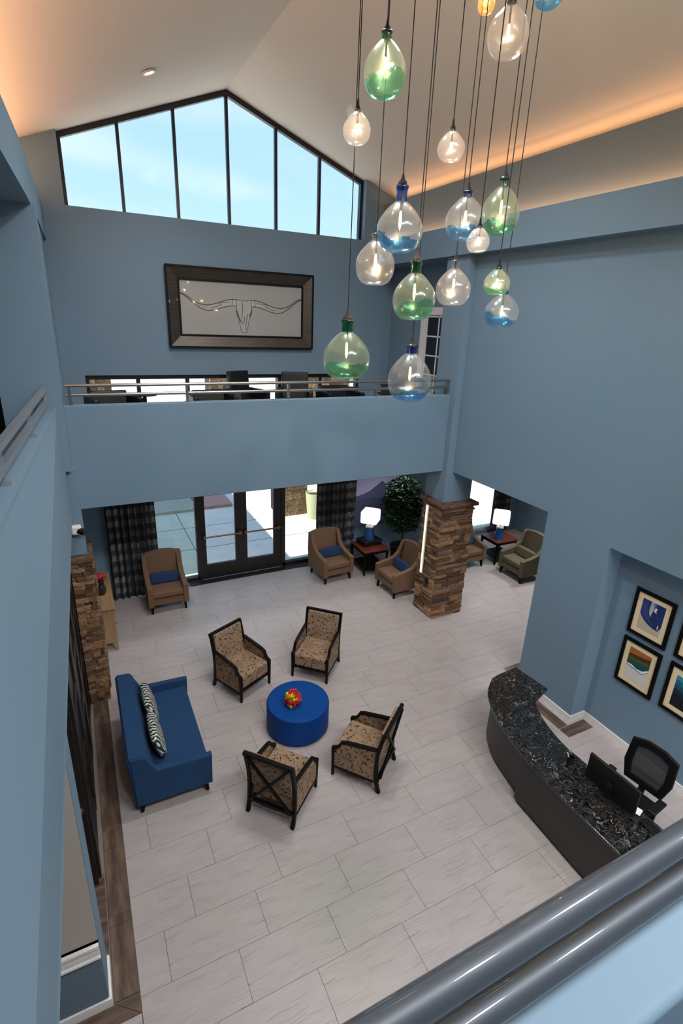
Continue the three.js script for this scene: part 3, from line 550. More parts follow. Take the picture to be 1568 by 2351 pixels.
// ------------------------------------------------------------------ ottoman and the red and gold centrepiece
{
  const o = thing('ottoman', 'round bright blue ottoman in the middle of the seating group', 'ottoman', [2.33, 0, -5.67]);
  part(o, 'drum', lathe([[0, 0.03], [0.435, 0.03], [0.45, 0.05], [0.45, 0.42], [0.44, 0.44]], 72), M.ottoman);
  part(o, 'top_cushion', lathe([[0.44, 0.44], [0.442, 0.445], [0.425, 0.458], [0.3, 0.462], [0, 0.464]], 72), M.ottoman);
  part(o, 'plinth', new THREE.CylinderGeometry(0.42, 0.42, 0.03, 60).translate(0, 0.015, 0), M.black);
  const c = thing('centrepiece', 'crumpled red and gold ornament on the blue ottoman', 'ornament', [2.22, 0.469, -5.6]);
  part(c, 'foot', lathe([[0, 0], [0.05, 0], [0.06, 0.02], [0.045, 0.04], [0, 0.04]], 24), M.goldPetal);
  for (let i = 0; i < 30; i++) {
    const g = new THREE.IcosahedronGeometry(0.05, 1), p = g.attributes.position, f = rnd() * 9;
    for (let k = 0; k < p.count; k++) { const n = 1 + perlin.noise(p.getX(k) * 40 + f, p.getY(k) * 40, p.getZ(k) * 40) * 0.7; p.setXYZ(k, p.getX(k) * n * 1.25, p.getY(k) * n * 0.5, p.getZ(k) * n); }
    g.computeVertexNormals(); const y = 1 - 2 * (i + 0.5) / 30, a = i * 2.399, q = Math.sqrt(1 - y * y);
    const m = part(c, 'petal', g, rnd() < 0.48 ? M.redPetal : M.goldPetal); m.position.set(Math.cos(a) * q * 0.075, 0.11 + y * 0.075, Math.sin(a) * q * 0.075); m.rotation.set(rr(-1.5, 1.5), rr(0, 6), rr(-1.5, 1.5));
  }
}

// ------------------------------------------------------------------ side tables and lamps
function sideTable(label, x, z, w, d, group) {
  const o = thing('side_table', label, 'table', [x, 0, z], 0, group);
  part(o, 'table_top', rbx(w, 0.03, d, 0.006, 0, 0.6, 0), M.mahogany);
  part(o, 'apron', merge([bx(-w / 2 + 0.02, w / 2 - 0.02, 0.52, 0.585, d / 2 - 0.05, d / 2 - 0.02), bx(-w / 2 + 0.02, w / 2 - 0.02, 0.52, 0.585, -d / 2 + 0.02, -d / 2 + 0.05), bx(-w / 2 + 0.02, -w / 2 + 0.05, 0.52, 0.585, -d / 2 + 0.05, d / 2 - 0.05), bx(w / 2 - 0.05, w / 2 - 0.02, 0.52, 0.585, -d / 2 + 0.05, d / 2 - 0.05)]), M.ebony);
  for (const sx of [-1, 1]) for (const sz of [-1, 1]) part(o, 'leg', legGeo(sx * (w / 2 - 0.035), sz * (d / 2 - 0.035), 0, 0.585, 0.03, 0.045), M.ebony);
  part(o, 'shelf', bx(-w / 2 + 0.04, w / 2 - 0.04, 0.16, 0.18, -d / 2 + 0.04, d / 2 - 0.04), M.ebony);
  return o;
}
sideTable('dark side table with a reddish top under the lamp by the potted tree', 5.83, -9.82, 0.66, 0.7);
sideTable('reddish-topped side table in the right sitting room', 9.2, -9.08, 0.7, 0.62);
{
  const o = thing('storage_box', 'black lidded box on the side table by the potted tree', 'box', [5.87, 0.615, -9.93], 0.1);
  part(o, 'body', rbx(0.5, 0.09, 0.36, 0.012, 0, 0.045, 0), M.black); part(o, 'lid', rbx(0.52, 0.03, 0.38, 0.01, 0, 0.105, 0), M.black);
}
M.lampBase = std({ color: new THREE.Color(0x1f4a78), roughness: 0.25 });
M.shade = std({ color: new THREE.Color(0xf4eef0), roughness: 0.9, emissive: new THREE.Color(1, 0.9, 0.92), emissiveIntensity: 0.72 });
function tableLamp(label, x, y, z, turn, power) {
  const o = thing('table_lamp', label, 'lamp', [x, y, z], turn);
  part(o, 'lamp_base', uvm(new THREE.CylinderGeometry(0.1, 0.155, 0.3, 4, 1).rotateY(Math.PI / 4).translate(0, 0.15, 0).toNonIndexed()), M.lampBase);
  part(o, 'collar', bx(-0.085, 0.085, 0.3, 0.33, -0.085, 0.085), M.white);
  part(o, 'stem', rod(V(0, 0.33, 0), V(0, 0.52, 0), 0.012), M.steel);
  part(o, 'lamp_shade', rbx(0.4, 0.31, 0.4, 0.05, 0, 0.57, 0, 4), M.shade);
  const l = new THREE.PointLight(new THREE.Color(1, 0.9, 0.92), power); l.position.set(x, y + 0.57, z); l.castShadow = true; l.shadow.radius = 4; scene.add(l);
}
tableLamp('blue lamp with glowing white cube shade by the potted tree', 5.88, 0.735, -9.95, Math.PI / 4, 2.0);
tableLamp('blue lamp with glowing white cube shade in the right sitting room', 9.08, 0.615, -9.0, Math.PI / 4, 2.4);

// ------------------------------------------------------------------ potted tree
{
  const o = thing('potted_tree', 'leafy dark green potted tree behind the stone column', 'plant', [6.72, 0, -9.85]);
  part(o, 'planter', lathe([[0, 0], [0.2, 0], [0.25, 0.45], [0.27, 0.47], [0.24, 0.47], [0.22, 0.42], [0, 0.42]], 32), M.black);
  part(o, 'trunk', merge([tube([V(0, 0.4, 0), V(0.03, 0.8, 0.02), V(-0.02, 1.3, 0), V(0.02, 1.8, 0.02)], 0.025, 20, 8), tube([V(0.02, 0.7, 0), V(0.12, 1.1, 0.05), V(0.25, 1.6, 0.08)], 0.014, 16, 6), tube([V(0, 0.9, 0), V(-0.15, 1.3, 0.06), V(-0.26, 1.7, 0.1)], 0.014, 16, 6)]), col(0x4b3b2c, 0.9));
  const leaf = () => { const g = new THREE.BufferGeometry(); g.setAttribute('position', new THREE.Float32BufferAttribute([0, 0, 0, 0.022, 0.01, 0.03, 0, 0, 0.085, -0.022, 0.01, 0.03], 3)); g.setIndex([0, 1, 2, 0, 2, 3]); g.setAttribute('uv', new THREE.Float32BufferAttribute([0, 0, 1, 0, 1, 1, 0, 1], 2)); g.computeVertexNormals(); return g; };
  const L0 = leaf(), sets = [[], []];
  for (let i = 0; i < 3600; i++) {
    let x, y, z; do { x = rr(-1, 1); y = rr(-1, 1); z = rr(-1, 1); } while (x * x + y * y + z * z > 1 || x * x + y * y + z * z < 0.2);
    const k = 1 + 0.22 * perlin.noise(x * 2.6, y * 2.6, z * 2.6 + 4);
    const m = new THREE.Matrix4().makeRotationFromEuler(new THREE.Euler(rr(-0.9, 0.9), rr(0, 6.28), rr(-0.6, 0.6))); m.scale(V(1.1, 1.1, 1.1)); m.setPosition(x * 0.5 * k, 1.52 + y * 0.74 * k, z * 0.48 * k);
    sets[rnd() < 0.72 ? 0 : 1].push(L0.clone().applyMatrix4(m));
  }
  sets.forEach((s, i) => { const f = part(o, i ? 'young_foliage' : 'foliage', mergeGeometries(s), new THREE.MeshPhysicalMaterial({ color: new THREE.Color(i ? 0x2c5124 : 0x152e19), roughness: 0.42, side: THREE.DoubleSide })); f.userData.kind = 'stuff'; });
}
// pale mural canvas behind the lamp
single('mural_canvas', bx(5.82, 7.08, 0.75, 2.75, RZ + 0.004, RZ + 0.024), std({ map: (() => { const t = canvasTex(512, 512, (c, w, h) => {
  c.fillStyle = '#c9c9f2'; c.fillRect(0, 0, w, h); c.fillStyle = '#5c6788'; c.beginPath(); c.moveTo(0, 300); c.bezierCurveTo(140, 290, 170, 270, 260, 232); c.lineTo(300, 214); c.bezierCurveTo(380, 262, 430, 285, 512, 300); c.lineTo(512, 512); c.lineTo(0, 512); c.fill();
  c.fillStyle = '#515d7c'; c.beginPath(); c.moveTo(0, 330); c.bezierCurveTo(200, 300, 300, 345, 512, 318); c.lineTo(512, 512); c.lineTo(0, 512); c.fill(); }); t.repeat.set(1 / 1.26, 1 / 2.0); t.offset.set(-5.82 / 1.26, -0.75 / 2.0); t.wrapS = t.wrapT = THREE.RepeatWrapping; return t; })(), roughness: 0.8 }), 'lavender canvas with a slate mountain behind the lamp by the potted tree', 'picture');

// ------------------------------------------------------------------ console cabinet with red flowers, far left
{
  const o = thing('console_cabinet', 'light oak console cabinet under the bridge at the left wall', 'cabinet', [-0.09, 0, -9.35]);
  part(o, 'body', bx(-0.23, 0.21, 0.16, 0.83, -0.72, 0.7), M.oak);
  part(o, 'top', rbx(0.48, 0.03, 1.5, 0.006, 0, 0.845, 0), M.oak);
  for (let i = 0; i < 3; i++) { const z0 = -0.7 + i * 0.465; const d = part(o, 'door', bx(0.21, 0.228, 0.18, 0.81, z0, z0 + 0.455), M.oak); part(d, 'knob', new THREE.SphereGeometry(0.012, 12, 8).translate(0.24, 0.5, z0 + 0.4), M.bronze); }
  for (const s of [-1, 1]) part(o, 'end_panel', bx(-0.16, 0.14, 0.22, 0.77, s * 0.7 - (s < 0 ? 0.035 : 0), s * 0.7 + (s > 0 ? 0.012 : 0)), M.oak);
  for (const [x, z] of [[-0.2, 0.68], [0.19, 0.68], [-0.2, -0.7], [0.19, -0.7]]) part(o, 'leg', legGeo(x, z, 0, 0.17, 0.03, 0.055, x * 0.1, z * 0.02), M.oak);
  const f = thing('flower_arrangement', 'dark vase with red flowers on the oak cabinet', 'flowers', [-0.02, 0.86, -9.2]);
  part(f, 'vase', lathe([[0, 0], [0.06, 0], [0.085, 0.06], [0.075, 0.14], [0.05, 0.18], [0.055, 0.2]], 28), std({ color: 0x2a2418, roughness: 0.3 }));
  const st = []; for (let i = 0; i < 40; i++) { const a = rnd() * 6.28, r = rr(0.02, 0.11); st.push(tube([V(0, 0.16, 0), V(Math.cos(a) * r * 0.5, 0.24, Math.sin(a) * r * 0.5), V(Math.cos(a) * r, rr(0.2, 0.36), Math.sin(a) * r)], 0.006, 6, 5)); }
  part(f, 'stems', merge(st), M.stem);
  for (let i = 0; i < 9; i++) { const a = i * 2.4, r = 0.075 * Math.sqrt(i / 9); part(f, 'flower', new THREE.SphereGeometry(0.042, 12, 9).scale(1, 0.8, 1).translate(Math.cos(a) * r, 0.38 - r * 0.4, Math.sin(a) * r), M.redPetal); }
  const gl = new THREE.MeshPhysicalMaterial({ color: 0xffffff, transmission: 1, thickness: 0, roughness: 0.02, ior: 1.5 });
  const g = thing('glass_jar', 'clear glass jar behind the red flowers on the oak cabinet', 'jar', [0.02, 0.86, -9.55]);
  part(g, 'glass', lathe([[0.0, 0.002], [0.07, 0.002], [0.085, 0.08], [0.08, 0.2], [0.05, 0.25]], 28), gl); part(g, 'rim', new THREE.TorusGeometry(0.05, 0.006, 8, 24).rotateX(Math.PI / 2).translate(0, 0.25, 0), gl);
}

// ------------------------------------------------------------------ curved reception desk
{
  const o = thing('reception_desk', 'long curved black reception desk with granite counter', 'desk');
  const curve = (pts) => new THREE.SplineCurve(pts.map(p => V2(...p))).getPoints(48).map(p => [p.x, p.y]);
  const outer = [[5.46, -4.66], [5.1, -4.63]].concat(curve([[4.95, -4.6], [4.66, -4.36], [4.45, -3.96], [4.33, -3.5], [4.27, -3.1]])).concat([[4.25, -2.6], [4.25, -1.2]]);
  const inner = [[4.9, -1.2], [4.9, -2.4], [4.88, -3.2]].concat(curve([[4.9, -3.35], [4.97, -3.62], [5.1, -3.9], [5.2, -3.99]])).concat([[5.52, -4.1]]);
  part(o, 'countertop', uvm(plan(outer.concat(inner), 0.745, 0.785, 0.006), 1.1), M.granite);
  const bo = curve([[5.1, -4.57], [4.95, -4.53], [4.72, -4.32], [4.53, -3.96], [4.43, -3.5], [4.4, -3.36]]);
  const seg = (a, b) => { // wall of the desk body with thickness
    const n = a.length, pos = []; const q = a.map((p, i) => { const s = a[Math.max(0, i - 1)], e = a[Math.min(n - 1, i + 1)], d = Math.hypot(e[0] - s[0], e[1] - s[1]); return [p[0] - (e[1] - s[1]) / d * b, p[1] + (e[0] - s[0]) / d * b]; }); return a.concat(q.reverse()); };
  part(o, 'curved_front', uvm(toCreasedNormals(plan(seg(bo, -0.04), 0.05, 0.745), 0.5)), M.deskFront);
  part(o, 'straight_front', uvm(plan([[4.33, -3.36], [4.29, -2.4], [4.29, -1.2], [4.33, -1.2], [4.33, -2.4], [4.4, -3.3], [4.42, -3.36]], 0.05, 0.745)), M.deskFront);
  part(o, 'plinth', uvm(plan(seg(bo.map(([x, z]) => [x + 0.04, z + 0.02]), -0.03).concat([]), 0.0, 0.05)), M.black);
  part(o, 'plinth', bx(4.34, 4.38, 0, 0.05, -3.3, -1.2), M.black);
  part(o, 'end_panel', bx(5.12, 5.16, 0, 0.745, -4.55, -4.1), M.deskFront);
  part(o, 'inner_panel', bx(4.78, 4.82, 0.0, 0.745, -2.0, -1.9), M.deskFront);
}
{ // monitor seen from behind
  const o = thing('computer_monitor', 'black computer monitor on the reception desk seen from behind', 'monitor', [4.73, 0.785, -2.48], Math.PI / 2 + 0.03);
  part(o, 'housing', rbx(0.6, 0.34, 0.035, 0.012, 0, 0.2, -0.01), M.black);
  part(o, 'screen', bx(-0.285, 0.285, 0.05, 0.355, 0.008, 0.012), M.glassDark);
  part(o, 'stand_neck', bx(-0.03, 0.03, 0.01, 0.2, -0.06, -0.03), M.black);
  part(o, 'stand_foot', rbx(0.24, 0.012, 0.18, 0.005, 0, 0.008, -0.02), M.black);
  const k = thing('keyboard', 'black keyboard beside the monitor on the reception desk', 'keyboard', [4.8, 0.787, -2.02], 1.45);
  part(k, 'case', rbx(0.2, 0.02, 0.12, 0.006, 0, 0.01, 0), M.black); part(k, 'keys', merge([0, 1, 2].flatMap(r => [0, 1, 2, 3, 4, 5].map(c => bx(-0.09 + c * 0.03, -0.065 + c * 0.03, 0.02, 0.026, -0.05 + r * 0.035, -0.022 + r * 0.035)))), M.frameMetal);
  const ph = thing('desk_telephone', 'black desk telephone with a pale handset edge on the reception desk', 'telephone', [4.58, 0.787, -1.85], 1.9);
  part(ph, 'base', rbx(0.17, 0.05, 0.2, 0.012, 0, 0.025, 0), M.black); part(ph, 'handset', rbx(0.05, 0.03, 0.19, 0.012, -0.055, 0.065, 0), M.white); part(ph, 'keypad', bx(0.0, 0.07, 0.05, 0.054, -0.06, 0.06), M.frameMetal);
  const p = thing('pen_holder', 'small black pen holder with a white pen on the granite counter', 'pen holder', [4.72, 0.787, -3.0]);
  part(p, 'cup', lathe([[0, 0], [0.035, 0], [0.037, 0.09], [0.033, 0.09], [0.032, 0.005]], 20), M.black); part(p, 'pen', rod(V(-0.01, 0.02, 0), V(-0.045, 0.15, -0.03), 0.006), M.white);
  const n = single('note_paper', rbx(0.1, 0.003, 0.13, 0.001), M.white, 'white paper slip on the desk beside the monitor', 'paper'); n.position.set(5.07 - 0.22, 0.789, -2.25); n.rotation.y = 0.3;
}
{ // task chair
  const o = thing('office_chair', 'black mesh-back office chair behind the reception desk', 'office chair', [5.22, 0, -2.5], -Math.PI / 2 + 0.12);
  for (let i = 0; i < 5; i++) { const a = i * Math.PI * 2 / 5 + 0.3, p = V(Math.cos(a) * 0.29, 0.07, Math.sin(a) * 0.29); part(o, 'base_arm', bar(V(0, 0.1, 0), p, 0.04, 0.035), M.black); part(o, 'caster', new THREE.CylinderGeometry(0.028, 0.028, 0.04, 16).rotateZ(Math.PI / 2).rotateY(a).translate(p.x, 0.028, p.z), M.black); }
  part(o, 'gas_lift', rod(V(0, 0.09, 0), V(0, 0.42, 0), 0.028), M.black);
  part(o, 'seat', rbx(0.5, 0.08, 0.48, 0.035, 0, 0.47, 0.03, 3), M.black);
  const frame = shp([[-0.21, 0], [0.21, 0], [0.265, 0.2], [0.25, 0.5], [0.1, 0.555], [-0.1, 0.555], [-0.25, 0.5], [-0.265, 0.2]], [[[-0.17, 0.07], [-0.2, 0.2], [-0.19, 0.44], [-0.08, 0.49], [0.08, 0.49], [0.19, 0.44], [0.2, 0.2], [0.17, 0.07]]]);
  part(o, 'back_frame', uvm(new THREE.ExtrudeGeometry(frame, { depth: 0.02, bevelEnabled: true, bevelSize: 0.012, bevelThickness: 0.012, bevelSegments: 2 }).rotateX(-0.14).translate(0, 0.56, -0.25)), M.black);
  part(o, 'mesh_panel', uvm(new THREE.ExtrudeGeometry(shp([[-0.19, 0.06], [0.19, 0.06], [0.21, 0.2], [0.2, 0.46], [0.08, 0.51], [-0.08, 0.51], [-0.2, 0.46], [-0.21, 0.2]]), { depth: 0.006, bevelEnabled: false }).rotateX(-0.14).translate(0, 0.56, -0.243)), std({ color: 0x3a3a3c, roughness: 0.7, transparent: true, opacity: 0.82 }));
  part(o, 'lumbar_bar', bar(V(-0.2, 0.68, -0.285), V(0.2, 0.68, -0.285), 0.05, 0.03), M.black);
  part(o, 'back_spine', bar(V(0, 0.43, -0.2), V(0, 0.7, -0.3), 0.07, 0.03), M.black);
  for (const s of [-1, 1]) { part(o, 'armrest', rbx(0.09, 0.035, 0.27, 0.015, s * 0.29, 0.69, 0.06), M.black); part(o, 'arm_post', bar(V(s * 0.27, 0.46, 0.03), V(s * 0.29, 0.68, 0.05), 0.035), M.black); }
}

// ------------------------------------------------------------------ framed prints in the niche
function framed(label, z0, z1, y0, y1, draw) {
  const o = thing('framed_print', label, 'picture', [6.43, 0, 0], 0, 'framed prints in the niche'); const f = 0.045, m = 0.07;
  part(o, 'frame', merge([bx(-0.03, -0.001, y0, y1, z0, z0 + f), bx(-0.03, -0.001, y0, y1, z1 - f, z1), bx(-0.03, -0.001, y0, y0 + f, z0 + f, z1 - f), bx(-0.03, -0.001, y1 - f, y1, z0 + f, z1 - f)]), M.ebony);
  part(o, 'mat_board', bx(-0.016, -0.002, y0 + f, y1 - f, z0 + f, z1 - f), col(0xecd6ae, 0.85));
  const a0 = z0 + f + m, a1 = z1 - f - m, b0 = y0 + f + m, b1 = y1 - f - m;
  const g = new THREE.PlaneGeometry(a1 - a0, b1 - b0).rotateY(-Math.PI / 2).translate(-0.018, (b0 + b1) / 2, (a0 + a1) / 2);
  part(o, 'print', g, std({ map: canvasTex(256, 320, draw), roughness: 0.6 }));
}
const poly = (c, color, pts) => { c.fillStyle = color; c.beginPath(); pts.forEach((p, i) => { if (!i) c.moveTo(p[0], p[1]); else if (p.length === 2) c.lineTo(p[0], p[1]); else c.bezierCurveTo(...p); }); c.closePath(); c.fill(); };
framed('framed print of a dark blue curved shape, top left of the niche group', -3.74, -3.2, 1.76, 2.43, (c, w, h) => {
  c.fillStyle = '#c2b49c'; c.fillRect(0, 0, w, h);
  poly(c, '#1c2d63', [[0, 0], [w, 0], [w, 200], [w, 215, 235, 250, 225, 262], [150, 262, 40, 230, 0, 150]]);
  poly(c, '#2a4280', [[0, 60], [20, 0], [70, 0], [60, 120, 110, 200, 180, 226], [80, 220, 20, 150, 0, 120]]);
  poly(c, '#b5b2aa', [[95, 0], [140, 0], [150, 60, 120, 110, 118, 160], [80, 120, 90, 60, 95, 0]]);
  poly(c, '#3d6fd0', [[128, 0], [160, 10], [135, 80]]); poly(c, '#dfe3e6', [[150, 40], [176, 52], [164, 70], [172, 96], [140, 84]]); poly(c, '#e5cfa5', [[214, 200], [226, 205], [224, 250], [212, 244]]);
});
framed('framed print of orange and teal layered bands, bottom left of the niche group', -3.74, -3.2, 0.97, 1.68, (c, w, h) => {
  c.fillStyle = '#dcd2cc'; c.fillRect(0, 0, w, h);
  poly(c, '#0e4c55', [[0, 0], [w, 0], [w, 150], [w, 150, 200, 200, 190, 196], [120, 180, 60, 190, 0, 176]]);
  poly(c, '#565019', [[0, 0], [w, 0], [w, 96], [180, 130, 70, 120, 0, 128]]); poly(c, '#403312', [[0, 60], [120, 50, 180, 60, w, 30], [w, 70], [160, 96, 60, 80, 0, 96]]);
  poly(c, '#a9632a', [[0, 0], [w, 0], [w, 26], [170, 58, 60, 56, 0, 70]]);
  poly(c, '#e9eef0', [[0, 172], [60, 168], [120, 184], [190, 178], [w, 136], [w, 154], [192, 204], [120, 192], [0, 182]]); poly(c, '#1d3c66', [[0, 182], [120, 194], [192, 206], [w, 156], [w, 160], [192, 212], [110, 200], [0, 188]]);
});
framed('framed print of dark teal waves, bottom right of the niche group', -3.08, -2.54, 0.99, 1.69, (c, w, h) => {
  c.fillStyle = '#e2d8c6'; c.fillRect(0, 0, w, h);
  [['#2b8ba5', 20], ['#12637f', 62], ['#0f4a63', 110], ['#0a2433', 150], ['#090d16', 190]].forEach(([k, y]) => poly(c, k, [[0, y], [80, y - 20, 120, y + 60, w, y + 20], [w, h], [0, h]]));
});
framed('framed print of pale blue and cream shapes, top right of the niche group', -3.08, -2.54, 1.77, 2.43, (c, w, h) => {
  c.fillStyle = '#e6d6bd'; c.fillRect(0, 0, w, h); poly(c, '#48708c', [[0, 0], [w, 0], [w, 120], [160, 200, 80, 150, 0, 180]]); poly(c, '#c98f52', [[0, 0], [120, 0], [90, 60, 40, 90, 0, 100]]);
});

// ------------------------------------------------------------------ wide longhorn picture above the bridge
{
  const x0 = 1.7, x1 = 4.555, y0 = 5.03, y1 = 6.42, z = RZ, f = 0.22;
  const o = thing('framed_picture', 'wide framed drawing of a longhorn skull above the bridge', 'picture', [0, 0, 0]);
  const distress = std({ map: dataTex(512, 128, (u, v) => { const n = fbm(u * 16, v * 9, 3, 4), g = fbm(u * 3, v * 40, 6, 3) * 24; return n > 0.4 ? [170, 166, 160] : [68 + g, 60 + g, 53 + g]; }), roughness: 0.35, metalness: 0.35 });
  const side = (pts, mat, nm) => part(o, nm, uvm(new ConvexGeometry(pts)), mat);
  const dp = 0.09, fr = [[x0, x1, y0, y1], [x0 + f, x1 - f, y0 + f, y1 - f]];
  const trap = (ax, ay, bx_, by, cx, cy, dx, dy, d0, d1) => [V(ax, ay, z), V(bx_, by, z), V(cx, cy, z), V(dx, dy, z), V(ax, ay, z + d0), V(bx_, by, z + d0), V(cx, cy, z + d1), V(dx, dy, z + d1)];
  const [a, b] = fr;
  side(trap(a[0], a[3], a[1], a[3], b[1], b[3], b[0], b[3], dp, 0.035), distress, 'frame_side'); side(trap(a[0], a[2], a[1], a[2], b[1], b[2], b[0], b[2], dp, 0.035), distress, 'frame_side');
  side(trap(a[0], a[2], a[0], a[3], b[0], b[3], b[0], b[2], dp, 0.035), distress, 'frame_side'); side(trap(a[1], a[2], a[1], a[3], b[1], b[3], b[1], b[2], dp, 0.035), distress, 'frame_side');
  part(o, 'outer_bead', merge([bx(x0 - 0.015, x1 + 0.015, y1 - 0.01, y1 + 0.02, z, z + dp + 0.015), bx(x0 - 0.015, x1 + 0.015, y0 - 0.02, y0 + 0.01, z, z + dp + 0.015), bx(x0 - 0.02, x0 + 0.012, y0, y1, z, z + dp + 0.015), bx(x1 - 0.012, x1 + 0.02, y0, y1, z, z + dp + 0.015)]), M.ebony);
  const i0 = x0 + f, i1 = x1 - f, j0 = y0 + f, j1 = y1 - f;
  part(o, 'inner_bead', merge([bx(i0 - 0.02, i1 + 0.02, j1 - 0.005, j1 + 0.03, z + 0.02, z + 0.055), bx(i0 - 0.02, i1 + 0.02, j0 - 0.03, j0 + 0.005, z + 0.02, z + 0.055), bx(i0 - 0.03, i0 + 0.005, j0, j1, z + 0.02, z + 0.055), bx(i1 - 0.005, i1 + 0.03, j0, j1, z + 0.02, z + 0.055)]), M.ebony);
  part(o, 'drawing', new THREE.PlaneGeometry(i1 - i0, j1 - j0).translate((i0 + i1) / 2, (j0 + j1) / 2, z + 0.03), new THREE.MeshPhysicalMaterial({ roughness: 0.5, clearcoat: 1, clearcoatRoughness: 0.03, map: canvasTex(1024, 420, (c, w, h) => {
    c.fillStyle = '#9f9d99'; c.fillRect(0, 0, w, h);
    const horn = (m) => { c.save(); if (m) { c.translate(w, 0); c.scale(-1, 1); }
      const g = c.createLinearGradient(0, 0, 460, 0); g.addColorStop(0, '#8b8478'); g.addColorStop(0.5, '#a7a299'); g.addColorStop(1, '#b6b2aa'); c.fillStyle = g; c.strokeStyle = '#2f2820'; c.lineWidth = 6;
      c.beginPath(); c.moveTo(6, 100); c.bezierCurveTo(70, 110, 100, 180, 200, 184); c.bezierCurveTo(300, 180, 330, 128, 452, 130); c.lineTo(455, 182); c.bezierCurveTo(360, 172, 300, 226, 215, 226); c.bezierCurveTo(120, 220, 80, 130, 6, 106); c.closePath(); c.fill(); c.stroke();
      c.lineWidth = 4; c.beginPath(); c.moveTo(420, 134); c.lineTo(412, 178); c.moveTo(300, 170); c.bezierCurveTo(340, 150, 370, 160, 400, 150); c.moveTo(240, 205); c.bezierCurveTo(280, 200, 300, 185, 330, 175); c.stroke(); c.restore(); };
    horn(false); horn(true);
    c.fillStyle = '#a8a6a1'; c.strokeStyle = '#3b342b'; c.lineWidth = 5; c.beginPath(); c.moveTo(452, 128); c.bezierCurveTo(490, 140, 540, 140, 574, 128); c.lineTo(580, 190); c.bezierCurveTo(590, 230, 560, 270, 548, 320); c.lineTo(540, 392); c.lineTo(512, 396); c.lineTo(486, 390); c.bezierCurveTo(484, 320, 450, 280, 450, 220); c.closePath(); c.fill(); c.lineWidth = 4; c.stroke();
    c.lineWidth = 10; c.beginPath(); c.moveTo(452, 210); c.bezierCurveTo(456, 250, 470, 270, 482, 310); c.moveTo(580, 205); c.bezierCurveTo(575, 235, 566, 240, 560, 262); c.stroke(); c.lineWidth = 5; c.beginPath(); c.moveTo(500, 150); c.bezierCurveTo(512, 220, 480, 260, 500, 330); c.moveTo(545, 240); c.bezierCurveTo(530, 300, 522, 330, 530, 380); c.moveTo(520, 260); c.lineTo(508, 320); c.stroke();
  }) }));
}

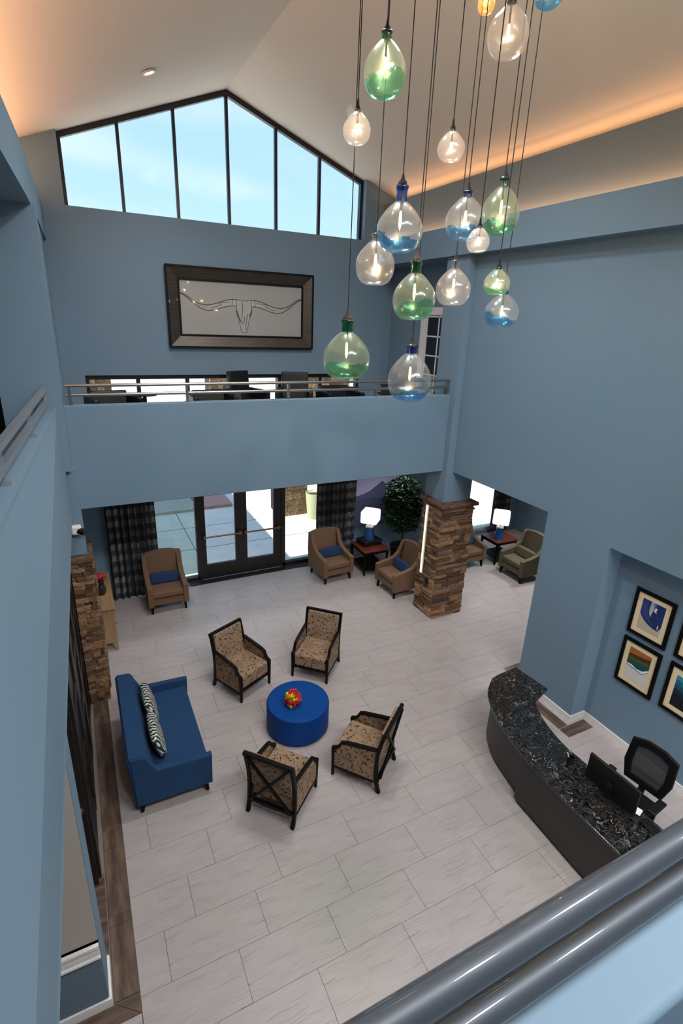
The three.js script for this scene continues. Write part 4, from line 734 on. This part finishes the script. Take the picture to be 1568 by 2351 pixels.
// ------------------------------------------------------------------ blown glass pendant cluster
{
  const tints = {
    blue: [[0.8, 0.88, 0.95], [0.15, 0.46, 0.8], [0.04, 0.25, 0.75]], green: [[0.74, 0.9, 0.79], [0.26, 0.66, 0.42], [0.03, 0.48, 0.24]],
    clear: [[0.93, 0.93, 0.95], [0.88, 0.88, 0.9], [0.9, 0.9, 0.92]], amber: [[0.95, 0.78, 0.45], [0.9, 0.62, 0.25], [0.5, 0.3, 0.08]],
  };
  const gm = {}; for (const k in tints) gm[k] = tints[k].map(c => { const m = new THREE.MeshPhysicalMaterial({ transmission: 1, thickness: 0, roughness: 0.2, ior: 1.75, side: THREE.DoubleSide }); m.color.setRGB(...c); return m; });
  const filament = std({ color: 0x000000, emissive: new THREE.Color(1, 0.66, 0.3), emissiveIntensity: 3.4 });
  const cordM = col(0x1a1614, 0.7), capM = col(0x090707, 0.85), copper = col(0x32140d, 0.7);
  const P = [
    ['green', 2.451, 7.263, 7.688, -4.35, 0.162, 0.14, 'green glass pendant lamp highest on the left of the cluster'],
    ['clear', 2.208, 6.906, 7.131, -4.31, 0.105, 0.06, 'small clear pendant lamp with a side spout'],
    ['clear', 3.145, 6.932, 7.172, -4.35, 0.116, 0.08, 'clear pendant lamp hanging alone in front of the warm right ceiling edge'],
    ['clear', 3.426, 7.644, 8.001, -4.12, 0.166, 0.08, 'large clear pendant lamp at the top of the picture'],
    ['amber', 3.391, 8.016, 8.185, -4.39, 0.071, 0.1, 'small amber pendant lamp cut by the top edge'],
    ['blue', 4.000, 8.178, 8.436, -4.34, 0.129, 0.1, 'blue pendant lamp cut by the top edge'],
    ['blue', 2.596, 6.165, 6.673, -4.21, 0.188, 0.26, 'large blue pendant lamp with a tall blue neck'],
    ['clear', 2.596, 5.923, 6.352, -4.59, 0.175, 0.14, 'clear pendant lamp below the tall-necked blue one'],
    ['blue', 3.336, 6.333, 6.728, -4.3, 0.173, 0.12, 'blue-based pendant lamp left of the large green one'],
    ['green', 3.832, 6.440, 6.919, -4.41, 0.180, 0.16, 'large green pendant lamp in front of the warm lit ledge'],
    ['clear', 3.269, 6.204, 6.403, -4.0, 0.100, 0.05, 'small clear pendant lamp in front of a blue one'],
    ['green', 2.860, 5.633, 6.139, -4.31, 0.194, 0.22, 'green pendant lamp above the lowest blue one'],
    ['clear', 3.428, 5.784, 6.190, -4.49, 0.166, 0.18, 'clear pendant lamp in front of the right pilaster'],
    ['green', 3.732, 5.890, 6.135, -4.22, 0.121, 0.07, 'small green pendant lamp just above a blue one on the right'],
    ['blue', 4.084, 5.600, 5.953, -4.49, 0.173, 0.08, 'blue pendant lamp lowest on the right of the cluster'],
    ['green', 2.260, 5.094, 5.626, -4.44, 0.214, 0.22, 'large green pendant lamp lowest on the left of the cluster'],
    ['blue', 3.005, 4.865, 5.413, -4.49, 0.219, 0.16, 'lowest blue pendant lamp in front of the bridge railing'],
  ];
  P.forEach(([k, x, yb, yt, z, R, nf, label], n) => {
    const o = thing('pendant_lamp', label, 'lamp', [x, yb, z], 0, 'blown glass pendant cluster'); const H = yt - yb, nh = H * nf, hb = H - nh, rn = Math.max(0.026, R * 0.24);
    const prof = []; const NV = 26;
    for (let j = 0; j <= NV; j++) { const t = j / NV; // bottom to shoulder
      const yy = t * hb; let r; const mid = 0.46; if (t < mid) { const s = (mid - t) / mid; r = R * (0.42 + 0.58 * Math.pow(1 - Math.pow(s, 2.3), 0.62)); if (t === 0) r = R * 0.4; } else { const s = (t - mid) / (1 - mid); r = rn + (R - rn) * Math.pow(Math.cos(s * Math.PI / 2), 0.86) * (1 - 0.0 * s); }
      prof.push([r, yy]); }
    const NU = 44, ring = (r, y, i) => { const a = i / NU * Math.PI * 2; const w = 1 + 0.018 * Math.sin(a * 2 + n) + 0.012 * Math.sin(a * 3 + n * 2 + y * 9); return [Math.cos(a) * r * w, y, Math.sin(a) * r * w]; };
    const build = (rows, pick) => { const pos = [], idx = []; rows.forEach(([r, y]) => { for (let i = 0; i <= NU; i++) pos.push(...ring(r, y, i)); }); for (let j = 0; j < rows.length - 1; j++) for (let i = 0; i < NU; i++) { if (pick && !pick(j, i)) continue; const a = j * (NU + 1) + i, b = a + NU + 1; idx.push(a, b, a + 1, a + 1, b, b + 1); } const g = new THREE.BufferGeometry(); g.setAttribute('position', new THREE.Float32BufferAttribute(pos, 3)); g.setIndex(idx); g.computeVertexNormals(); return g; };
    const rows = [[0.002, 0.01], [R * 0.3, 0.012], [R * 0.4, 0]].concat(prof.slice(1));
    const edge = (i) => { const a = i / NU * Math.PI * 2; return 9 + 2.6 * Math.sin(a + n * 1.7) + 1.5 * Math.sin(a * 2.0 + n) + 0.9 * Math.sin(a * 5 + n * 3); };
    const [mt, mb, mn] = gm[k];
    part(o, 'globe', build(rows, (j, i) => j >= edge(i)), mt);
    part(o, 'tinted_base', build(rows, (j, i) => j < edge(i)), mb);
    part(o, 'neck', build([[rn, hb], [rn * 0.96, hb + nh * 0.55], [rn * 1.08, hb + nh * 0.72], [rn * 1.18, hb + nh * 0.8], [rn * 1.08, hb + nh * 0.9], [rn * 0.9, hb + nh]]), mn);
    const cp = part(o, 'cap', lathe([[rn * 0.95, H - 0.01], [rn * 0.8, H + 0.01], [rn * 0.4, H + 0.03], [0.007, H + 0.07], [0, H + 0.07]], 20), n === 15 || n === 11 ? copper : capM);
    part(cp, 'socket', rod(V(0, H * 0.62, 0), V(0, H, 0), 0.009, 10), capM);
    const fl = Math.min(0.15, H * 0.36), fy = H * 0.62 - fl;
    part(o, 'filament_bulb', lathe([[0, fy], [0.011, fy + fl * 0.2], [0.013, fy + fl * 0.5], [0.01, fy + fl * 0.9], [0, fy + fl]], 12), filament);
    part(o, 'cord', rod(V(0, H + 0.06, 0), V(0, ceilY(x) - 0.03 - yb, 0), 0.0045, 8), cordM);
    const l = new THREE.PointLight(new THREE.Color(1, 0.7, 0.4), 0.35); l.position.set(x, yb + fy + fl / 2, z); l.castShadow = true; scene.add(l);
    if (n === 1) part(o, 'side_spout', new THREE.CylinderGeometry(0.026, 0.034, 0.1, 20, 1, true).rotateZ(0.9).rotateY(0.5).translate(-0.085, 0.17, 0.06), mt);
  });
}

// ------------------------------------------------------------------ lounge furniture on the bridge
{
  const lounge = (label, x, z, turn, w, h) => {
    const o = thing('lounge_chair', label, 'armchair', [x, 3.65, z], turn, 'dark lounge chairs on the bridge');
    part(o, 'seat', rbx(w, 0.2, 0.62, 0.03, 0, 0.34, 0.03), M.black); part(o, 'backrest', uvm(new RoundedBoxGeometry(w, h - 0.3, 0.13, 2, 0.03).rotateX(-0.12).translate(0, (h + 0.3) / 2, -0.3)), M.black);
    for (const s of [-1, 1]) part(o, 'arm', rbx(0.1, 0.38, 0.66, 0.025, s * (w / 2 + 0.05), 0.43, 0.0), M.black);
    for (const [a, b] of [[-1, -1], [1, -1], [-1, 1], [1, 1]]) part(o, 'leg', legGeo(a * w / 2, b * 0.26, 0, 0.25, 0.03, 0.045), M.ebony);
  };
  const tablet = (label, x, z, h) => { const o = thing('pedestal_table', label, 'table', [x, 3.65, z], 0, 'small dark tables on the bridge'); part(o, 'table_top', new THREE.CylinderGeometry(0.2, 0.19, 0.025, 32).translate(0, h, 0), M.black); part(o, 'pedestal', rod(V(0, 0.01, 0), V(0, h - 0.01, 0), 0.03), M.black); part(o, 'foot', new THREE.CylinderGeometry(0.16, 0.17, 0.02, 28).translate(0, 0.01, 0), M.black); };
  lounge('dark lounge chair at the left end of the bridge windows', 0.55, -9.6, 0.2, 0.6, 0.68);
  tablet('small dark round table beside the leftmost lounge chair on the bridge', 0.98, -9.0, 0.72);
  lounge('dark lounge chair left of the bridge middle', 2.2, -9.6, 0.0, 0.6, 0.66);
  lounge('tall-backed dark chair near the middle of the bridge', 3.0, -10.1, 0.3, 0.45, 0.95);
  lounge('tall-backed dark chair right of the bridge middle', 3.95, -10.0, -0.4, 0.55, 0.93);
  lounge('dark lounge chair behind the large green pendant on the bridge', 4.78, -9.6, 0.0, 0.6, 0.7);
  tablet('small dark round table below the large green pendant', 4.65, -8.95, 0.76);
  lounge('dark lounge chair at the right end of the bridge', 5.75, -9.0, -0.2, 0.5, 0.78);
}

// ------------------------------------------------------------------ outside, seen through the glass
{
  const conc = std({ map: dataTex(512, 512, (u, v) => { const g = fbm(u * 8, v * 8, 2, 4) * 16 + perlin.noise(u * 90, v * 90, 3) * 5; return [234 + g, 226 + g, 214 + g]; }, true, [0.25, 0.25]), roughness: 0.9 });
  const gd = tag(part(scene, 'forecourt_paving', bx(-60, 70, -0.35, -0.03, -90, RZ - 0.3), conc), 'pale concrete forecourt outside the entrance doors', 'paving'); gd.userData.kind = 'structure';
  tag(part(scene, 'paving_joint', merge([bx(2.24, 2.26, -0.03, -0.027, -15.3, -11), bx(-3, 8, -0.03, -0.027, -12.52, -12.5), bx(-3, 8, -0.03, -0.027, -14.0, -13.98)]), col(0x77716b, 0.9)), null, null, null, 'structure');
  const gravelT = dataTex(256, 256, (u, v) => { const n = perlin.noise(u * 40, v * 40, 1), m = perlin.noise(u * 90, v * 90, 5), g = n * 60 + m * 40; return [196 + g, 184 + g, 174 + g]; });
  const gb = single('gravel_bed', bx(-4, 2.9, -0.03, 0.05, -16.6, -15.3), std({ map: gravelT, roughness: 0.95 }), 'strip of grey gravel beyond the forecourt seen through the left side light', 'gravel bed'); gb.userData.kind = 'stuff';
  const rb = single('gravel_bed', bx(2.95, 4.0, -0.03, 0.06, -16.7, -15.35), std({ map: gravelT, color: new THREE.Color(0xf0c4ba), roughness: 0.95 }), 'bed of reddish gravel seen through the left entrance door', 'gravel bed'); rb.userData.kind = 'stuff';
  // entrance canopy whose slab shades the left of the forecourt
  const can = thing('entrance_canopy', 'high cream entrance canopy slab over the left of the forecourt', 'canopy'); part(can, 'roof_slab', bx(-9, 0.15, 5.5, 5.75, -17.2, RZ - 0.32), col(0xe9e2d2, 0.85)); part(can, 'fascia', bx(0.15, 0.22, 5.45, 5.85, -17.25, RZ - 0.32), M.white);
  const pier = (x, z, w, h, label, mats = stoneMats.slice(0, 4)) => {
    const o = thing('stone_pier', label, 'pier', [x, -0.03, z]); part(o, 'core', bx(-w / 2 + 0.03, w / 2 - 0.03, 0, h, -w / 2 + 0.03, w / 2 - 0.03), M.mortar);
    let y = 0; while (y < h - 0.02) { const hh = Math.min(rr(0.1, 0.2), h - y); let a = -w / 2; while (a < w / 2 - 0.01) { let l = rr(0.2, 0.5); if (a + l > w / 2 - 0.12) l = w / 2 - a; const m = part(o, 'stone', stoneGeos[Math.floor(rnd() * 7)], mats[Math.floor(rnd() * mats.length)]); m.scale.set(l, hh, 0.1); m.position.set(a + l / 2, y + hh / 2, w / 2 - 0.02); a += l; } y += hh; }
    part(o, 'cap', bx(-w / 2 - 0.04, w / 2 + 0.04, h, h + 0.08, -w / 2 - 0.04, w / 2 + 0.04), M.cap);
  };
  pier(5.5, -14.4, 0.9, 3.1, 'stone pier on the forecourt seen through the right side light', [stoneMats[0], stoneMats[3], stoneMats[5]]);
  pier(0.65, -20, 0.9, 5.2, 'stone pier beyond the left end of the bridge windows');
  pier(4.9, -20, 1.0, 5.2, 'stone pier beyond the middle of the bridge windows');
  pier(8.2, -20, 1.7, 5.2, 'broad stone pier beyond the right part of the bridge windows');
  pier(10.0, -20.6, 0.9, 5.2, 'stone pier beyond the right end of the bridge windows');
  const pl = thing('planter', 'tall cream planter beside the stone pier on the forecourt', 'planter', [6.02, -0.03, -13.55]);
  part(pl, 'tub', lathe([[0, 0], [0.2, 0], [0.27, 0.8], [0.24, 0.8], [0.22, 0.7], [0, 0.7]], 36), col(0xd9cfae, 0.8)); part(pl, 'soil', new THREE.CylinderGeometry(0.22, 0.22, 0.02, 24).translate(0, 0.72, 0), M.stem);
  const wl = single('boundary_wall', bx(-50, 60, -0.03, 3.0, -60.3, -60), col(0xe7dcc6, 0.9), 'long low cream boundary wall far beyond the forecourt', 'wall');
}
renderer.render(scene, camera);
